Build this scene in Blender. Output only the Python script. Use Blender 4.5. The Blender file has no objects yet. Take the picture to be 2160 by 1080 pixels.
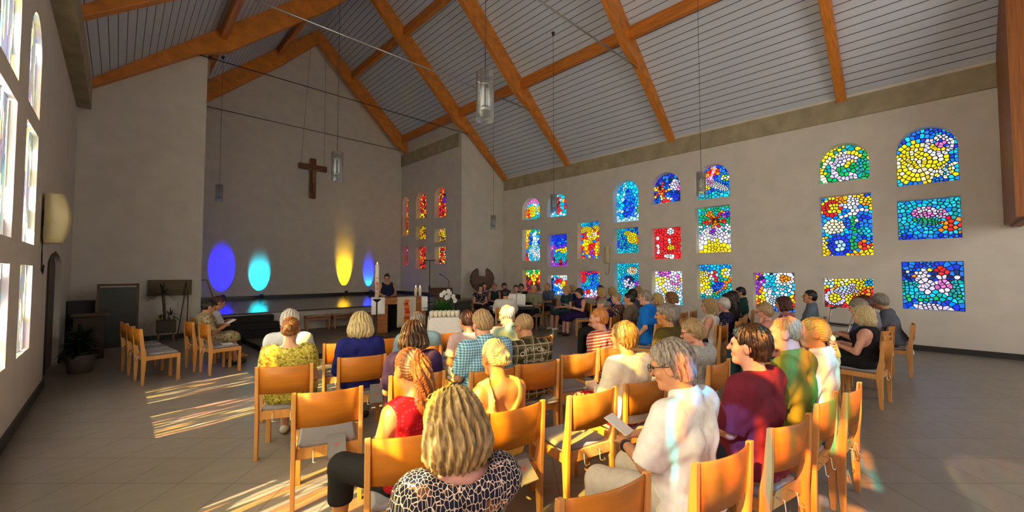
import bpy, bmesh, math, random
import numpy as np
from mathutils import Vector, Matrix
PI = math.pi
R_ = math.radians
scene = bpy.context.scene
COL = scene.collection
random.seed(7)

# ------------------------------------------------------------------ camera, light, exposure
CAMH = 1.72
cam_d = bpy.data.cameras.new('camera')
cam_d.sensor_width = 36.0
cam_d.lens = 36.0 * 860.0 / 2160.0
cam_d.clip_start = 0.05
cam = bpy.data.objects.new('camera', cam_d)
COL.objects.link(cam)
cam.location = (0, 0, CAMH)
cam.rotation_euler = (R_(90 + 2.25), 0, R_(-44.0))
scene.camera = cam
scene.view_settings.view_transform = 'Standard'
scene.view_settings.look = 'None'
scene.view_settings.gamma = 1.0
scene.view_settings.use_curve_mapping = False
scene.view_settings.exposure = 1.42
cy = scene.cycles
cy.max_bounces = 7
cy.diffuse_bounces = 4
cy.glossy_bounces = 3
cy.transmission_bounces = 4
cy.transparent_max_bounces = 10
cy.caustics_reflective = False
cy.caustics_refractive = False
cy.use_denoising = True
cy.sample_clamp_indirect = 6.0

world = bpy.data.worlds.new('sky')
scene.world = world
world.use_nodes = True
wn = world.node_tree.nodes
wn['Background'].inputs['Color'].default_value = (0.86, 0.93, 1.0, 1)
wn['Background'].inputs['Strength'].default_value = 11.0

SUN_DIR = Vector((1.0, 0.17, -0.71)).normalized()
sun_d = bpy.data.lights.new('sun', 'SUN')
sun_d.energy = 14.0
sun_d.color = (1.0, 0.78, 0.42)
sun_d.angle = R_(0.6)
sun = bpy.data.objects.new('sun', sun_d)
COL.objects.link(sun)
sun.rotation_euler = SUN_DIR.to_track_quat('-Z', 'Y').to_euler()
# fill lamp added unseen behind the camera to lift the ambient, not a window
rear_fill_d = bpy.data.lights.new('rear_fill_light', 'AREA')
rear_fill_d.shape = 'RECTANGLE'
rear_fill_d.size = 8.0
rear_fill_d.size_y = 3.4
rear_fill_d.energy = 150.0
rear_fill_d.color = (1.0, 0.93, 0.84)
rear_fill = bpy.data.objects.new('rear_fill_light', rear_fill_d)
COL.objects.link(rear_fill)
rear_fill.location = (7.5, -5.7, 3.2)
rear_fill.rotation_euler = Vector((0.18, 1, 0.06)).to_track_quat('-Z', 'Y').to_euler()

# ------------------------------------------------------------------ materials
MATS = {}


def new_mat(name):
    m = bpy.data.materials.new(name)
    m.use_nodes = True
    return m, m.node_tree.nodes, m.node_tree.links, m.node_tree.nodes['Principled BSDF']


def c4(c):
    return (c[0], c[1], c[2], 1.0)


def mul(c, f):
    return (min(1, c[0] * f), min(1, c[1] * f), min(1, c[2] * f))


def pm(name, col, rough=0.6, var=0.12, scale=8.0, stretch=(1, 1, 1), bump=0.0, metal=0.0, col2=None, detail=3.0, spec=0.5, coat=0.0):
    """noise-varied material in object space"""
    if name in MATS:
        return MATS[name]
    m, n, l, b = new_mat(name)
    tc = n.new('ShaderNodeTexCoord')
    mp = n.new('ShaderNodeMapping')
    mp.inputs['Scale'].default_value = stretch
    l.new(tc.outputs['Object'], mp.inputs['Vector'])
    nz = n.new('ShaderNodeTexNoise')
    nz.inputs['Scale'].default_value = scale
    nz.inputs['Detail'].default_value = detail
    l.new(mp.outputs['Vector'], nz.inputs['Vector'])
    r = n.new('ShaderNodeValToRGB')
    r.color_ramp.elements[0].position = 0.3
    r.color_ramp.elements[1].position = 0.7
    r.color_ramp.elements[0].color = c4(mul(col, 1 - var))
    r.color_ramp.elements[1].color = c4(col2 if col2 else mul(col, 1 + var))
    l.new(nz.outputs['Fac'], r.inputs['Fac'])
    l.new(r.outputs['Color'], b.inputs['Base Color'])
    b.inputs['Roughness'].default_value = rough
    b.inputs['Metallic'].default_value = metal
    b.inputs['Specular IOR Level'].default_value = spec
    b.inputs['Coat Weight'].default_value = coat
    if bump:
        bp = n.new('ShaderNodeBump')
        bp.inputs['Strength'].default_value = bump
        bp.inputs['Distance'].default_value = 0.01
        l.new(nz.outputs['Fac'], bp.inputs['Height'])
        l.new(bp.outputs['Normal'], b.inputs['Normal'])
    MATS[name] = m
    return m


def math_node(n, l, op, a, bv=None):
    x = n.new('ShaderNodeMath')
    x.operation = op
    for i, v in enumerate((a, bv)):
        if v is None:
            continue
        if isinstance(v, (int, float)):
            x.inputs[i].default_value = v
        else:
            l.new(v, x.inputs[i])
    return x.outputs[0]


def mix_node(n, l, fac, a, bcol):
    x = n.new('ShaderNodeMix')
    x.data_type = 'RGBA'
    for k, v in ((0, fac), (6, a), (7, bcol)):
        if isinstance(v, tuple):
            x.inputs[k].default_value = c4(v)
        elif isinstance(v, (int, float)):
            x.inputs[k].default_value = v
        else:
            l.new(v, x.inputs[k])
    return x.outputs[2]


def obj_xyz(n, l):
    tc = n.new('ShaderNodeTexCoord')
    s = n.new('ShaderNodeSeparateXYZ')
    l.new(tc.outputs['Object'], s.inputs[0])
    return tc.outputs['Object'], s.outputs[0], s.outputs[1], s.outputs[2]


plaster = pm('plaster', (0.67, 0.635, 0.575), 0.85, 0.05, 2.5, bump=0.03, spec=0.2)
concrete = pm('concrete', (0.36, 0.31, 0.20), 0.8, 0.16, 3.0, bump=0.05)
rafter_wood = pm('rafter_wood', (0.62, 0.215, 0.028), 0.5, 0.22, 3.0, (1.2, 12, 1.6), bump=0.03)
purlin_wood = pm('purlin_wood', (0.60, 0.20, 0.03), 0.5, 0.25, 3.0, (6, 0.5, 6), bump=0.03)
dark_trim = pm('dark_trim', (0.012, 0.012, 0.013), 0.4, 0.2, 6)
steel = pm('steel', (0.55, 0.55, 0.55), 0.3, 0.05, 10, metal=0.9)
black_metal = pm('black_metal', (0.015, 0.015, 0.016), 0.45, 0.2, 12)
white_paper = pm('white_paper', (0.85, 0.85, 0.82), 0.8, 0.04, 20)
clad_wood = pm('clad_wood', (0.30, 0.10, 0.02), 0.55, 0.3, 3.0, (14, 14, 0.4), bump=0.04)


def make_floor_mat():
    m, n, l, b = new_mat('stone_floor_tiles')
    tc = n.new('ShaderNodeTexCoord')
    mp = n.new('ShaderNodeMapping')
    mp.inputs['Rotation'].default_value = (0, 0, R_(44))
    mp.inputs['Location'].default_value = (0.07, 0.21, 0)
    l.new(tc.outputs['Object'], mp.inputs['Vector'])
    br = n.new('ShaderNodeTexBrick')
    br.offset = 0.0
    br.inputs['Color1'].default_value = (0.230, 0.205, 0.180, 1)
    br.inputs['Color2'].default_value = (0.255, 0.230, 0.200, 1)
    br.inputs['Mortar'].default_value = (0.085, 0.075, 0.065, 1)
    br.inputs['Scale'].default_value = 1.0
    br.inputs['Mortar Size'].default_value = 0.0035
    br.inputs['Brick Width'].default_value = 0.44
    br.inputs['Row Height'].default_value = 0.45
    l.new(mp.outputs['Vector'], br.inputs['Vector'])
    nz = n.new('ShaderNodeTexNoise')
    nz.inputs['Scale'].default_value = 3.0
    nz.inputs['Detail'].default_value = 5
    mp2 = n.new('ShaderNodeMapping')
    mp2.inputs['Rotation'].default_value = (0, 0, R_(44))
    mp2.inputs['Scale'].default_value = (1, 4, 1)
    l.new(tc.outputs['Object'], mp2.inputs['Vector'])
    l.new(mp2.outputs['Vector'], nz.inputs['Vector'])
    r = n.new('ShaderNodeValToRGB')
    r.color_ramp.elements[0].color = (0.78, 0.78, 0.78, 1)
    r.color_ramp.elements[1].color = (1.15, 1.15, 1.15, 1)
    l.new(nz.outputs['Fac'], r.inputs['Fac'])
    mx = n.new('ShaderNodeMix')
    mx.data_type = 'RGBA'
    mx.blend_type = 'MULTIPLY'
    mx.inputs[0].default_value = 1.0
    l.new(br.outputs['Color'], mx.inputs[6])
    l.new(r.outputs['Color'], mx.inputs[7])
    l.new(mx.outputs[2], b.inputs['Base Color'])
    b.inputs['Roughness'].default_value = 0.36
    return m


def make_ceiling_mat():
    m, n, l, b = new_mat('painted_ceiling_boards')
    v, x, y, z = obj_xyz(n, l)
    f = math_node(n, l, 'FRACT', math_node(n, l, 'MULTIPLY', x, 1 / 0.135))
    g = math_node(n, l, 'LESS_THAN', f, 0.10)
    nz = n.new('ShaderNodeTexNoise')
    nz.inputs['Scale'].default_value = 2.0
    mp = n.new('ShaderNodeMapping')
    mp.inputs['Scale'].default_value = (6, 0.4, 1)
    l.new(v, mp.inputs['Vector'])
    l.new(mp.outputs['Vector'], nz.inputs['Vector'])
    base = mix_node(n, l, nz.outputs['Fac'], (0.54, 0.60, 0.70), (0.66, 0.70, 0.80))
    col = mix_node(n, l, g, base, (0.07, 0.08, 0.11))
    l.new(col, b.inputs['Base Color'])
    b.inputs['Roughness'].default_value = 0.6
    return m


floor_mat = make_floor_mat()
ceil_mat = make_ceiling_mat()

# ------------------------------------------------------------------ mesh helpers


class MB:
    """collects shapes, builds ONE mesh object"""

    def __init__(self):
        self.v, self.f, self.mi, self.sm = [], [], [], []
        self.M = Matrix.Identity(4)

    def add(self, vs, fs, mi=0, smooth=False):
        o = len(self.v)
        self.v += [tuple(self.M @ Vector(p)) for p in vs]
        self.f += [tuple(i + o for i in f) for f in fs]
        self.mi += [mi] * len(fs)
        self.sm += [smooth] * len(fs)
        return self

    def box(self, c, s, rz=0.0, mi=0, rot=None, taper=1.0):
        hx, hy, hz = s[0] / 2, s[1] / 2, s[2] / 2
        m = rot if rot else Matrix.Rotation(rz, 3, 'Z')
        vs = []
        for z in (-hz, hz):
            t = 1.0 if z < 0 else taper
            for x, y in ((-hx, -hy), (hx, -hy), (hx, hy), (-hx, hy)):
                p = m @ Vector((x * t, y * t, z))
                vs.append((p.x + c[0], p.y + c[1], p.z + c[2]))
        self.add(vs, [(0, 3, 2, 1), (4, 5, 6, 7), (0, 1, 5, 4), (1, 2, 6, 5), (2, 3, 7, 6), (3, 0, 4, 7)], mi)
        return self

    def rbox(self, c, s, r=0.02, seg=3, mi=0, rot=None):
        """rounded box (rounded in plan, soft top edge)"""
        hx, hy = s[0] / 2, s[1] / 2
        rings = []
        for zf, ins in ((-0.5, r * 0.4), (-0.5 + min(0.3, r / s[2]), 0), (0.5 - min(0.3, r / s[2]), 0), (0.5, r * 0.6)):
            ring = []
            for cx, cy_, a0 in ((hx - r, hy - r, 0), (-hx + r, hy - r, 90), (-hx + r, -hy + r, 180), (hx - r, -hy + r, 270)):
                for k in range(seg + 1):
                    a = R_(a0 + 90 * k / seg)
                    ring.append((cx + math.cos(a) * (r - ins) if True else 0, cy_ + math.sin(a) * (r - ins), zf * s[2]))
            rings.append(ring)
        self.loft(rings, c, rot, mi)
        return self

    def loft(self, rings, c=(0, 0, 0), rot=None, mi=0, caps=True, smooth=True, closed=True):
        n = len(rings[0])
        vs = []
        for rg in rings:
            for p in rg:
                q = Vector(p)
                if rot:
                    q = rot @ q
                vs.append((q.x + c[0], q.y + c[1], q.z + c[2]))
        fs = []
        for i in range(len(rings) - 1):
            for j in range(n if closed else n - 1):
                a, b = i * n + j, i * n + (j + 1) % n
                fs.append((a, b, b + n, a + n))
        self.add(vs, fs, mi, smooth)
        if caps:
            o = len(self.v) - len(vs)
            self.f += [tuple(o + k for k in range(n))[::-1], tuple(o + len(vs) - n + k for k in range(n))]
            self.mi += [mi, mi]
            self.sm += [False, False]
        return self

    def tube(self, pts, r, seg=8, mi=0, caps=True):
        pts = [Vector(p) for p in pts]
        rs = r if isinstance(r, (list, tuple)) else [r] * len(pts)
        rings = []
        up = Vector((0, 0, 1))
        for i, p in enumerate(pts):
            d = (pts[min(i + 1, len(pts) - 1)] - pts[max(i - 1, 0)])
            d = d.normalized() if d.length > 1e-9 else Vector((0, 0, 1))
            u = d.cross(up)
            if u.length < 0.05:
                u = d.cross(Vector((1, 0, 0)))
            u.normalize()
            w = d.cross(u)
            rings.append([tuple(p + rs[i] * (math.cos(2 * PI * k / seg) * u + math.sin(2 * PI * k / seg) * w)) for k in range(seg)])
        self.loft(rings, mi=mi, caps=caps)
        return self

    def lathe(self, prof, c=(0, 0, 0), seg=16, mi=0, rot=None, caps=True):
        rings = [[(r * math.cos(2 * PI * k / seg), r * math.sin(2 * PI * k / seg), z) for k in range(seg)] for r, z in prof]
        self.loft(rings, c, rot, mi, caps)
        return self

    def prism(self, poly, axis, a, b, mi=0):
        """poly: 2D points in the other two axes (x,z if axis y; y,z if axis x; x,y if axis z)"""
        def p3(p, t):
            return {'x': (t, p[0], p[1]), 'y': (p[0], t, p[1]), 'z': (p[0], p[1], t)}[axis]
        n = len(poly)
        vs = [p3(p, a) for p in poly] + [p3(p, b) for p in poly]
        fs = [tuple(range(n))[::-1], tuple(range(n, 2 * n))] + [(i, (i + 1) % n, (i + 1) % n + n, i + n) for i in range(n)]
        return self.add(vs, fs, mi)

    def sphere(self, c, r, seg=12, rings=8, mi=0, sc=(1, 1, 1), rot=None):
        vs, fs = [], []
        for i in range(rings + 1):
            t = PI * i / rings
            for k in range(seg):
                p = 2 * PI * k / seg
                q = Vector((r * sc[0] * math.sin(t) * math.cos(p), r * sc[1] * math.sin(t) * math.sin(p), r * sc[2] * math.cos(t)))
                if rot:
                    q = rot @ q
                vs.append((q.x + c[0], q.y + c[1], q.z + c[2]))
        for i in range(rings):
            for k in range(seg):
                a, b = i * seg + k, i * seg + (k + 1) % seg
                fs.append((a, a + seg, b + seg, b))
        return self.add(vs, fs, mi, True)

    def mesh(self, name):
        me = bpy.data.meshes.new(name)
        me.from_pydata(self.v, [], self.f)
        me.polygons.foreach_set('material_index', self.mi)
        me.polygons.foreach_set('use_smooth', self.sm)
        me.update()
        bm = bmesh.new()
        bm.from_mesh(me)
        bmesh.ops.recalc_face_normals(bm, faces=bm.faces)
        bm.to_mesh(me)
        bm.free()
        return me

    def build(self, name, mats, parent=None, loc=None, bevel=0.0):
        ob = bpy.data.objects.new(name, self.mesh(name))
        for m in (mats if isinstance(mats, (list, tuple)) else [mats]):
            ob.data.materials.append(m)
        COL.objects.link(ob)
        if parent:
            ob.parent = parent
        if loc:
            ob.location = loc
        if bevel:
            bv = ob.modifiers.new('bevel', 'BEVEL')
            bv.width = bevel
            bv.segments = 2
            bv.limit_method = 'ANGLE'
        return ob


def tag(o, label=None, cat=None, group=None, kind=None):
    if label:
        o['label'] = label
    if cat:
        o['category'] = cat
    if group:
        o['group'] = group
    if kind:
        o['kind'] = kind
    return o


def empty(name, loc, rz, label, cat, group=None):
    o = bpy.data.objects.new(name, None)
    o.empty_display_size = 0.1
    COL.objects.link(o)
    o.location = loc
    o.rotation_euler = (0, 0, rz)
    return tag(o, label, cat, group)


def struct(o, label=None, cat=None):
    return tag(o, label, cat, None, 'structure')


def copy_tree(root):
    c = root.copy()
    COL.objects.link(c)
    for ch in root.children:
        d = ch.copy()
        COL.objects.link(d)
        d.parent = c
        for g in ch.children:
            e = g.copy()
            COL.objects.link(e)
            e.parent = d
    return c


# ------------------------------------------------------------------ room
XL, XR, XM = -0.77, 12.69, 5.96
CX0, CX1 = 1.62, 10.30
Y1, Y2 = 13.72, 18.80
YB = -6.0
ZW, ZR = 6.03, 12.20
SL = (ZR - ZW) / (XR - XM)


def zc(x):
    return ZR - SL * abs(x - XM)


def arch_pts(y0, y1, z0, z1, arch, n=14):
    if not arch:
        return [(y0, z0), (y1, z0), (y1, z1), (y0, z1)]
    hw = (y1 - y0) / 2
    ah = min(hw, (z1 - z0) * 0.62)
    zs = z1 - ah
    pts = [(y0, z0), (y1, z0)]
    for k in range(n + 1):
        a = PI * k / n
        pts.append(((y0 + y1) / 2 + hw * math.cos(a), zs + ah * math.sin(a)))
    return pts


def wall_with_holes(name, x, thick, outline, holes, mat, into):
    """wall in the plane X=x, holes cut through; thick goes towards 'into' (+1/-1)"""
    cu = bpy.data.curves.new(name, 'CURVE')
    cu.dimensions = '2D'
    cu.fill_mode = 'BOTH'
    cu.extrude = thick / 2
    for pts in [outline] + holes:
        sp = cu.splines.new('POLY')
        sp.points.add(len(pts) - 1)
        for p, q in zip(sp.points, pts):
            p.co = (q[0], q[1], 0, 1)
        sp.use_cyclic_u = True
    tmp = bpy.data.objects.new(name + '_tmp', cu)
    COL.objects.link(tmp)
    dg = bpy.context.evaluated_depsgraph_get()
    me = bpy.data.meshes.new_from_object(tmp.evaluated_get(dg))
    bpy.data.objects.remove(tmp)
    me.name = name
    M = Matrix(((0, 0, 1, x + into * thick / 2), (1, 0, 0, 0), (0, 1, 0, 0), (0, 0, 0, 1)))
    me.transform(M)
    me.materials.clear()
    me.materials.append(mat)
    ob = bpy.data.objects.new(name, me)
    COL.objects.link(ob)
    return ob


RW = [('A', 11.46, 12.50, 3.98, 4.92), ('A', 10.03, 11.06, 3.96, 4.91), ('A', 6.94, 7.94, 3.48, 4.93), ('A', 5.50, 6.50, 3.96, 4.95), ('A', 4.06, 5.04, 3.92, 4.95),
      ('R', 11.46, 12.50, 2.20, 3.56), ('R', 10.03, 11.05, 1.94, 3.24), ('R', 8.53, 9.52, 2.23, 3.62), ('R', 6.96, 7.93, 2.38, 3.26), ('R', 5.50, 6.50, 2.14, 3.16), ('R', 4.06, 5.05, 2.30, 3.68),
      ('R', 11.46, 12.50, 0.85, 1.82), ('R', 10.03, 11.05, 0.80, 1.59), ('R', 8.53, 9.52, 0.75, 1.76), ('R', 6.96, 7.93, 0.58, 2.03), ('R', 5.49, 6.50, 0.66, 1.75), ('R', 4.06, 5.04, 0.91, 1.95),
      ('A', 1.00, 1.98, 3.94, 4.88), ('A', -0.43, 0.54, 3.66, 4.93), ('R', 0.98, 1.97, 2.12, 3.61), ('R', -0.43, 0.55, 2.44, 3.33), ('R', 2.54, 3.51, 0.65, 1.70), ('R', 1.00, 1.96, 0.84, 1.56), ('R', -0.43, 0.52, 0.89, 1.95)]
CW = [('A', 18.07, 18.66, 3.55, 5.50), ('A', 16.43, 17.38, 4.28, 5.53), ('A', 14.84, 15.76, 4.16, 5.54), ('R', 16.46, 17.37, 3.26, 3.93), ('R', 14.86, 15.74, 3.06, 3.67), ('R', 18.09, 18.66, 2.06, 3.04), ('R', 16.45, 17.35, 1.87, 2.93), ('R', 14.86, 15.73, 2.09, 2.87)]
LW = []
for y0, y1 in ((6.95, 7.84), (5.40, 6.34), (3.95, 4.95), (2.60, 3.55), (0.95, 1.95), (-0.55, 0.45), (-2.05, -1.05)):
    LW += [('A', y0, y1, 3.64, 4.80), ('R', y0, y1, 2.06, 3.42)] + ([] if y0 == 3.95 else [('R', y0, y1, 0.78, 1.80)])

WT = 0.34
wr = wall_with_holes('wall_right', XR, WT, [(YB, 0), (Y1 + 0.3, 0), (Y1 + 0.3, ZW + 0.3), (YB, ZW + 0.3)], [arch_pts(a, b, c, d, k == 'A') for k, a, b, c, d in RW], plaster, 1)
struct(wr, 'long white plastered side wall pierced by stained glass windows', 'wall')
door_hole = [(9.30, -0.02), (11.5, -0.02), (11.5, 1.86), (11.1, 2.0), (10.4, 2.08), (9.7, 2.0), (9.30, 1.86)]
wl = wall_with_holes('wall_left', XL, 0.12, [(YB, -0.1), (Y1 + 0.3, -0.1), (Y1 + 0.3, ZW + 0.3), (YB, ZW + 0.3)], [arch_pts(a, b, c, d, k == 'A') for k, a, b, c, d in LW] + [door_hole], plaster, -1)
struct(wl, 'plastered left wall with bright sunlit windows', 'wall')
wc = wall_with_holes('wall_chancel', CX1, WT, [(Y1 + 0.3, 0), (Y2, 0), (Y2, 8.2), (Y1 + 0.3, 8.2)], [arch_pts(a, b, c, d, k == 'A') for k, a, b, c, d in CW], plaster, 1)
struct(wc, 'side wall of the altar recess with eight small windows', 'wall')
struct(MB().box((CX0 - 0.15, (Y1 + Y2) / 2 + 0.2, 4.1), (0.3, Y2 - Y1, 8.2)).build('wall_recess', plaster), 'hidden left side wall of the altar recess', 'wall')
struct(MB().prism([(CX0 - 0.2, 0), (CX1 + 0.2, 0), (CX1 + 0.2, zc(CX1 + 0.2) - 0.06), (XM, ZR - 0.05), (CX0 - 0.2, zc(CX0 - 0.2) - 0.06)], 'y', Y2, Y2 + 0.3).build('wall_altar', plaster), 'tall gable wall behind the altar with the crucifix', 'wall')
struct(MB().prism([(CX1, 0), (XR + 0.2, 0), (XR + 0.2, zc(XR + 0.2) - 0.02), (CX1, zc(CX1) - 0.02)], 'y', Y1, Y1 + 0.3).build('wall_front_right', plaster), 'narrow end wall right of the altar recess', 'wall')
struct(MB().prism([(XL - 0.2, 0), (CX0, 0), (CX0, zc(CX0) - 0.02), (XL - 0.2, zc(XL - 0.2) - 0.02)], 'y', Y1, Y1 + 0.3).build('wall_front_left', plaster), 'shaded end wall left of the altar recess', 'wall')
struct(MB().prism([(XL - 0.3, 0), (XR + 0.3, 0), (XR + 0.3, ZW + 0.2), (XM, ZR + 0.05), (XL - 0.3, ZW + 0.2)], 'y', YB - 0.3, YB).build('wall_back', plaster), 'rear wall behind the camera', 'wall')
struct(MB().box(((XL + XR) / 2, 6.5, -0.1), (XR - XL + 1.2, 26, 0.2)).build('floor', floor_mat), 'grey beige stone tile floor laid diagonally', 'floor')
cm = MB()
for s, xe in ((1, XR + 0.4), (-1, XL - 0.4)):
    cm.prism([(XM, ZR), (xe, zc(xe)), (xe, zc(xe) + 0.12), (XM, ZR + 0.12)], 'y', YB - 0.2, Y2 + 0.3)
struct(cm.build('ceiling', ceil_mat), 'pitched blue grey boarded ceiling with dark joints', 'ceiling')
struct(MB().box((XR - 0.012, (YB + Y1) / 2, 0.06), (0.024, Y1 - YB, 0.12)).build('baseboard_right', dark_trim), 'dark baseboard along the stained glass wall', 'baseboard')
lb = MB().box((XL + 0.012, (YB + 9.3) / 2, 0.06), (0.024, 9.3 - YB, 0.12)).box((XL + 0.012, (11.5 + Y1) / 2, 0.06), (0.024, Y1 - 11.5, 0.12))
struct(lb.build('baseboard_left', dark_trim), 'dark baseboard along the sunlit left wall', 'baseboard')
struct(MB().box(((XL + CX0) / 2, Y1 - 0.012, 0.06), (CX0 - XL, 0.024, 0.12)).build('baseboard_front', dark_trim), 'dark baseboard of the left end wall', 'baseboard')
struct(MB().box((XL - 0.10, 10.4, 1.0), (0.04, 2.24, 2.2)).box((XL - 0.075, 10.4, 1.0), (0.02, 0.03, 2.0), mi=1).build('door_1', [pm('door_brown', (0.10, 0.075, 0.055), 0.6, 0.1, 4), dark_trim]), 'dark brown door in the arched recess of the left wall', 'door')
# ring beams
struct(MB().box((XR + 0.10, (-1.1 + Y1 - 0.1) / 2, 5.70), (0.30, Y1 - 0.1 + 1.1, 0.50)).build('trim_1', concrete), 'concrete ring beam above the stained glass wall', 'beam')
struct(MB().box((XL - 0.05, (YB + 13.3) / 2, 5.74), (0.56, 13.3 - YB, 0.62)).build('trim_2', concrete), 'heavy concrete ring beam above the left windows', 'beam')
struct(MB().box((CX1 + 0.10, (Y1 + Y2) / 2 + 0.05, 7.36), (0.34, Y2 - Y1 - 0.2, 0.56)).build('trim_3', concrete), 'concrete beam on the right side of the altar recess', 'beam')
struct(MB().box((CX0 - 0.10, (Y1 + Y2) / 2 + 0.05, 7.36), (0.34, Y2 - Y1 - 0.2, 0.56)).build('trim_4', concrete), 'concrete beam on the left side of the altar recess', 'beam')

# trusses
RAFT_R = [(XR - 0.02, ZW + 0.02), (XM, ZR), (XM, ZR - 0.62), (7.30, 10.18), (9.85, 7.86), (10.55, 7.52), (XR - 0.02, 5.86)]
TR = [(1.47, 0.19, 'nearest the camera, cut off at the top right'), (5.74, 0.20, 'over the three middle arched windows'), (9.95, 0.20, 'crossing above the two leftmost arched windows'), (13.55, 0.20, 'against the end walls of the nave'), (18.25, 0.18, 'in front of the altar gable wall')]
for i, (ty, w, where) in enumerate(TR):
    t = empty('roof_truss', (XM, ty, 6.0), 0, 'orange timber roof truss ' + where, 'roof truss')
    narrow = i == 4
    for s in (1, -1):
        pts = RAFT_R
        if narrow:
            pts = [(CX1 - 0.02, zc(CX1)), (XM, ZR), (XM, ZR - 0.62), (7.30, 10.18), (9.7, 7.95), (CX1 - 0.02, 7.62)]
        m = MB()
        m.prism([(s * (p[0] - XM), p[1] - 6.0) for p in pts], 'y', -w / 2, w / 2)
        m.build('rafter', rafter_wood, t, bevel=0.012)
    zt = 7.55 if not narrow else 7.75
    hw = 4.75 if not narrow else 3.9
    MB().tube([(-hw, 0, zt - 6.0), (hw, 0, zt - 6.0)], 0.022 if i < 3 else 0.014, 8).build('tie_rod', steel if i < 3 else black_metal, t)
for px, d, nm in ((10.0, 0.34, 'lower right'), (1.92, 0.34, 'lower left'), (7.45, 0.32, 'upper right'), (4.47, 0.32, 'upper left')):
    z = zc(px)
    tag(MB().box((px, (1.0 + Y2) / 2 - 0.6, z - d / 2 - 0.02), (0.15, Y2 + 1.2, d)).build('roof_purlin', purlin_wood, bevel=0.01), 'orange timber purlin on the %s slope of the ceiling' % nm, 'purlin')
# gallery cladding at the far right edge
g = empty('gallery_front', (11.82, -1.2, 2.6), 0, 'dark timber gallery front cut off by the right edge', 'gallery front')
MB().prism([(-0.95, 0.0), (0.845, 0.0), (0.845, zc(12.665) - 2.66), (-0.95, zc(10.87) - 2.66)], 'y', 0.0, 0.13).build('cladding_panel', clad_wood, g)
MB().prism([(-0.95, 0.05), (0.78, 0.05), (0.78, zc(12.6) - 2.66), (-0.95, zc(10.87) - 2.66)], 'y', 0.13, 0.22).build('front_board', clad_wood, g)

# ------------------------------------------------------------------ stained glass
PAL = dict(B=(0.0, 0.035, 0.75), b=(0.0, 0.20, 0.95), c=(0.0, 0.55, 0.85), t=(0.0, 0.38, 0.40), g=(0.0, 0.45, 0.10), y=(1.0, 0.72, 0.0), o=(1.0, 0.26, 0.0), r=(0.85, 0.01, 0.015),
           p=(0.28, 0.03, 0.62), m=(0.80, 0.18, 0.60), w=(0.92, 0.95, 1.0), l=(0.40, 0.72, 0.95), n=(0.10, 0.012, 0.01), k=(0.66, 0.60, 0.88), e=(0.95, 0.88, 0.55), d=(0.0, 0.02, 0.12))


def clip_half(poly, nx, ny, c):
    out = []
    for i in range(len(poly)):
        p, q = poly[i - 1], poly[i]
        dp, dq = p[0] * nx + p[1] * ny - c, q[0] * nx + q[1] * ny - c
        if (dp <= 0) != (dq <= 0):
            t = dp / (dp - dq)
            out.append((p[0] + t * (q[0] - p[0]), p[1] + t * (q[1] - p[1])))
        if dq <= 0:
            out.append(q)
    return out


def in_shape(s, u, v):
    k = s[0]
    if k == 'e':
        a = R_(s[6] if len(s) > 6 else 0)
        x, y = u - s[1], v - s[2]
        x, y = x * math.cos(a) + y * math.sin(a), -x * math.sin(a) + y * math.cos(a)
        return (x / s[3]) ** 2 + (y / s[4]) ** 2 < 1
    if k == 'q':
        return s[1] <= u <= s[2] and s[3] <= v <= s[4]
    if k == 'f':   # star / flower: n petals
        x, y = u - s[1], v - s[2]
        r, a = math.hypot(x, y), math.atan2(y, x)
        return r < s[3] * (0.62 + 0.38 * math.cos(s[4] * a))
    if k == 'n':   # ring
        r = math.hypot(u - s[1], v - s[2])
        return s[3] < r < s[4]
    return False


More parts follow.
